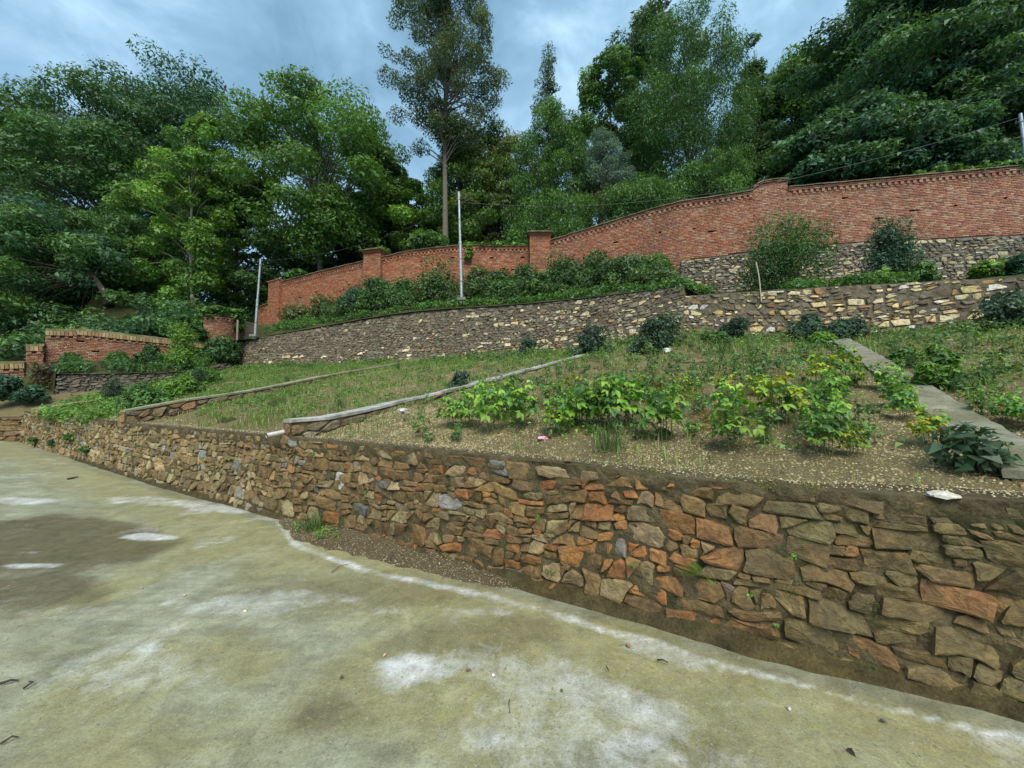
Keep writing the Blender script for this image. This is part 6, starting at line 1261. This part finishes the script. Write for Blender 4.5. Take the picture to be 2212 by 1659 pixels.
# things growing out of the front wall
def on_wall(x, y, outw=.03):
    u = W1u(x); d = W1.row(u)[1]; q = P(x, y, d); return np.array([*W1.pt(u, outw, 0)[:2], q[2]]), W1.nrm(u)
def fern(lab, x, y, fr, seed):
    p, nrm = on_wall(x, y); r_ = np.random.default_rng(seed); w = thing('fern', lab, 'fern', tuple(p)); t2 = np.array([-nrm[1], nrm[0], 0]); n3 = np.array([*nrm, 0])
    for dx, dz, L in fr:
        mb = MB(); s = np.linspace(0, 1, 15); spine = np.outer(s * L * dx, t2) + np.outer(np.sin(s * 1.9) * .05, n3) + np.outer(s * L * dz - s ** 2 * L * .25, (0, 0, 1)); V, Fl = tube(spine, .0012, 3, False); mb.add(V, Fl, (.09, .12, .03))
        for k in range(2, 15):
            for sg in (-1, 1):
                ll = L * .30 * math.sin(math.pi * min(1, .18 + .8 * (1 - s[k]))) + .004; dr = spine[k] - spine[k - 1]; dr /= np.linalg.norm(dr); sd_ = np.cross(dr, n3); mb.add(*leaflet(ll, ll * .3, sg * sd_ + dr * .5 + n3 * .15, .4, spine[k]), jit((.13, .23, .04), r_, .2))
        mb.build('frond', M['leaf'], w)
fern('green fern with two arching fronds growing from the front wall', 1512, 1240, [(-.55, .75, .15), (-.95, .45, .17), (.6, .15, .09)], 71)
for i, (x, y, r, n, lab) in enumerate([(1690, 1200, .03, 60, 'small green sprout high between the stones near the right'), (1660, 1345, .025, 45, 'tiny sprout low on the wall right of the fern'), (1612, 1283, .03, 40, 'tiny sprout on the wall just right of the fern'), (1372, 1222, .03, 50, 'tiny sprout on the wall left of the fern'), (1175, 1120, .03, 50, 'small green sprout on the wall at the centre'), (836, 1065, .04, 60, 'small green sprout on the wall below the bluish stone'), (722, 985, .05, 70, 'trailing green sprout on the wall right of the white pipe'), (165, 950, .16, 420, 'leafy weed growing from the far left part of the wall'), (128, 962, .14, 300, 'darker weed left of the leafy one on the far wall'), (205, 978, .16, 300, 'pale weed at the foot of the far left wall'), (92, 960, .2, 360, 'dark weed in the far left wall corner')]):
    p, _ = on_wall(x, y, .05); bush('wall_weed', lab, p, r, r * .6, r * 1.1, n, .35 * r + .008, (GB[0], GM[0]) if i < 8 else (GM[0], GT[0]), 930 + i, npuff=7, stems=0 if r < .1 else 3, cat='weed')
rng = np.random.default_rng(950); u = rng.uniform(0.4, W1u(500), 150) if W1u(500) > 0.4 else rng.uniform(W1u(500), W1.L, 150); v = rng.random(150) ** 1.5 * .95; k = fbm(u * 1.3, v * 2.0) > .47; u, v = u[k], v[k]
pts = W1.at(u, -.06 * v + .015, 0); pts[:, 2] = v; cover('moss', 'green moss in the joints of the front wall', pts, 60, .012, ((.07, .11, .02), (.04, .075, .018)), 951, r=(.02, .05))

u = rng.uniform(0.3, W1.L, 9000); u = u[rng.random(9000) < np.interp(u, [0, W1.L * .35, W1.L], [1, .7, .25])]; q = W1.at(u, -.08 - .28 * rng.random(len(u)) ** .7, 0); q[:, 2] = np.interp(u, W1.u, W1.A[:, 3]) + .012
scatter_chips('gravel', 'pale chips and dust lying on top of the front stone wall', q, (.003, .011), [(.36, .30, .15), (.30, .25, .13), (.16, .13, .075), (.45, .4, .26)], rng)

u = rng.uniform(.3, W1u(1350), 160) if W1u(1350) > .3 else rng.uniform(W1u(1350), W1.L, 160); pts = W1.at(u, -.03 - .2 * rng.random(160) ** 1.6, 0); pts[:, 2] = np.interp(u, W1.u, W1.A[:, 3]) + .004; pts = pts[fbm(u * 2, u * 0 + 1) > .42]
cover('moss', 'yellow green moss on the top of the right end of the front wall', pts, 60, .011, ((.17, .17, .03), (.10, .12, .025)), 960, r=(.03, .08))

pts = []
for i in range(420):
    x = rng.uniform(700, 1455); p = on_shelf(x, 640, np.interp(x, [700, 1455], [21.0, 14.6]) + rng.uniform(-1.6, .9)); pts.append(p + (0, 0, rng.uniform(.15, .95) * (0.5 + fbm(x * .02, 3.))))
cover('undergrowth', 'tangle of mixed leaves between the shrubs under the brick wall', pts, 75, .12, ((.09, .16, .045), (.05, .09, .035)), 970, r=(.18, .42))
pts = []; SX = []; SZ = []
for i in range(420):
    x = rng.uniform(900, 2200); y = rng.uniform(745, 850) if rng.random() < .75 else rng.uniform(850, 960)
    p = G3(x, y)
    if not off_d3(p[:1], p[1:2])[0]: continue
    h = rng.uniform(.12, .42) * (1.0 if p[1] > 5 else .5)
    for k in range(3): pts.append(p + (rng.normal(0, .03), rng.normal(0, .03), h * (.4 + .3 * k)))
    SX.append(p); SZ.append(h)
cover('weeds', 'slender upright weeds standing in the back half of the garden', pts, 13, .055, ((.13, .23, .05), (.06, .12, .05)), 971, r=(.03, .085))
mb = MB()
for p, h in zip(SX, SZ): Vt, Ft = tube([p - (0, 0, .02), p + (rng.normal(0, .02), 0, h)], [.004, .002], 3, False); mb.add(Vt, Ft, (.11, .12, .05))
o = mb.build('weed_stems', M['plain_s'], None, kind='stuff'); o['label'] = 'thin stems of the upright weeds in the garden'
X, Y = rand_terrace(6500, rng, 0.01, .8); k = (np.hypot(X, Y) < 9) & (rng.random(len(X)) < sstep(.4, .6, fbm(X * 1.8 + 7, Y * 1.8))); X, Y = X[k], Y[k]
scatter_chips('soil_clods', 'dark crumbs and clods of garden soil', np.stack([X, Y, terrace(X, Y)], -1), (.008, .034), [(.10, .078, .042), (.075, .06, .032), (.13, .105, .06)], rng)
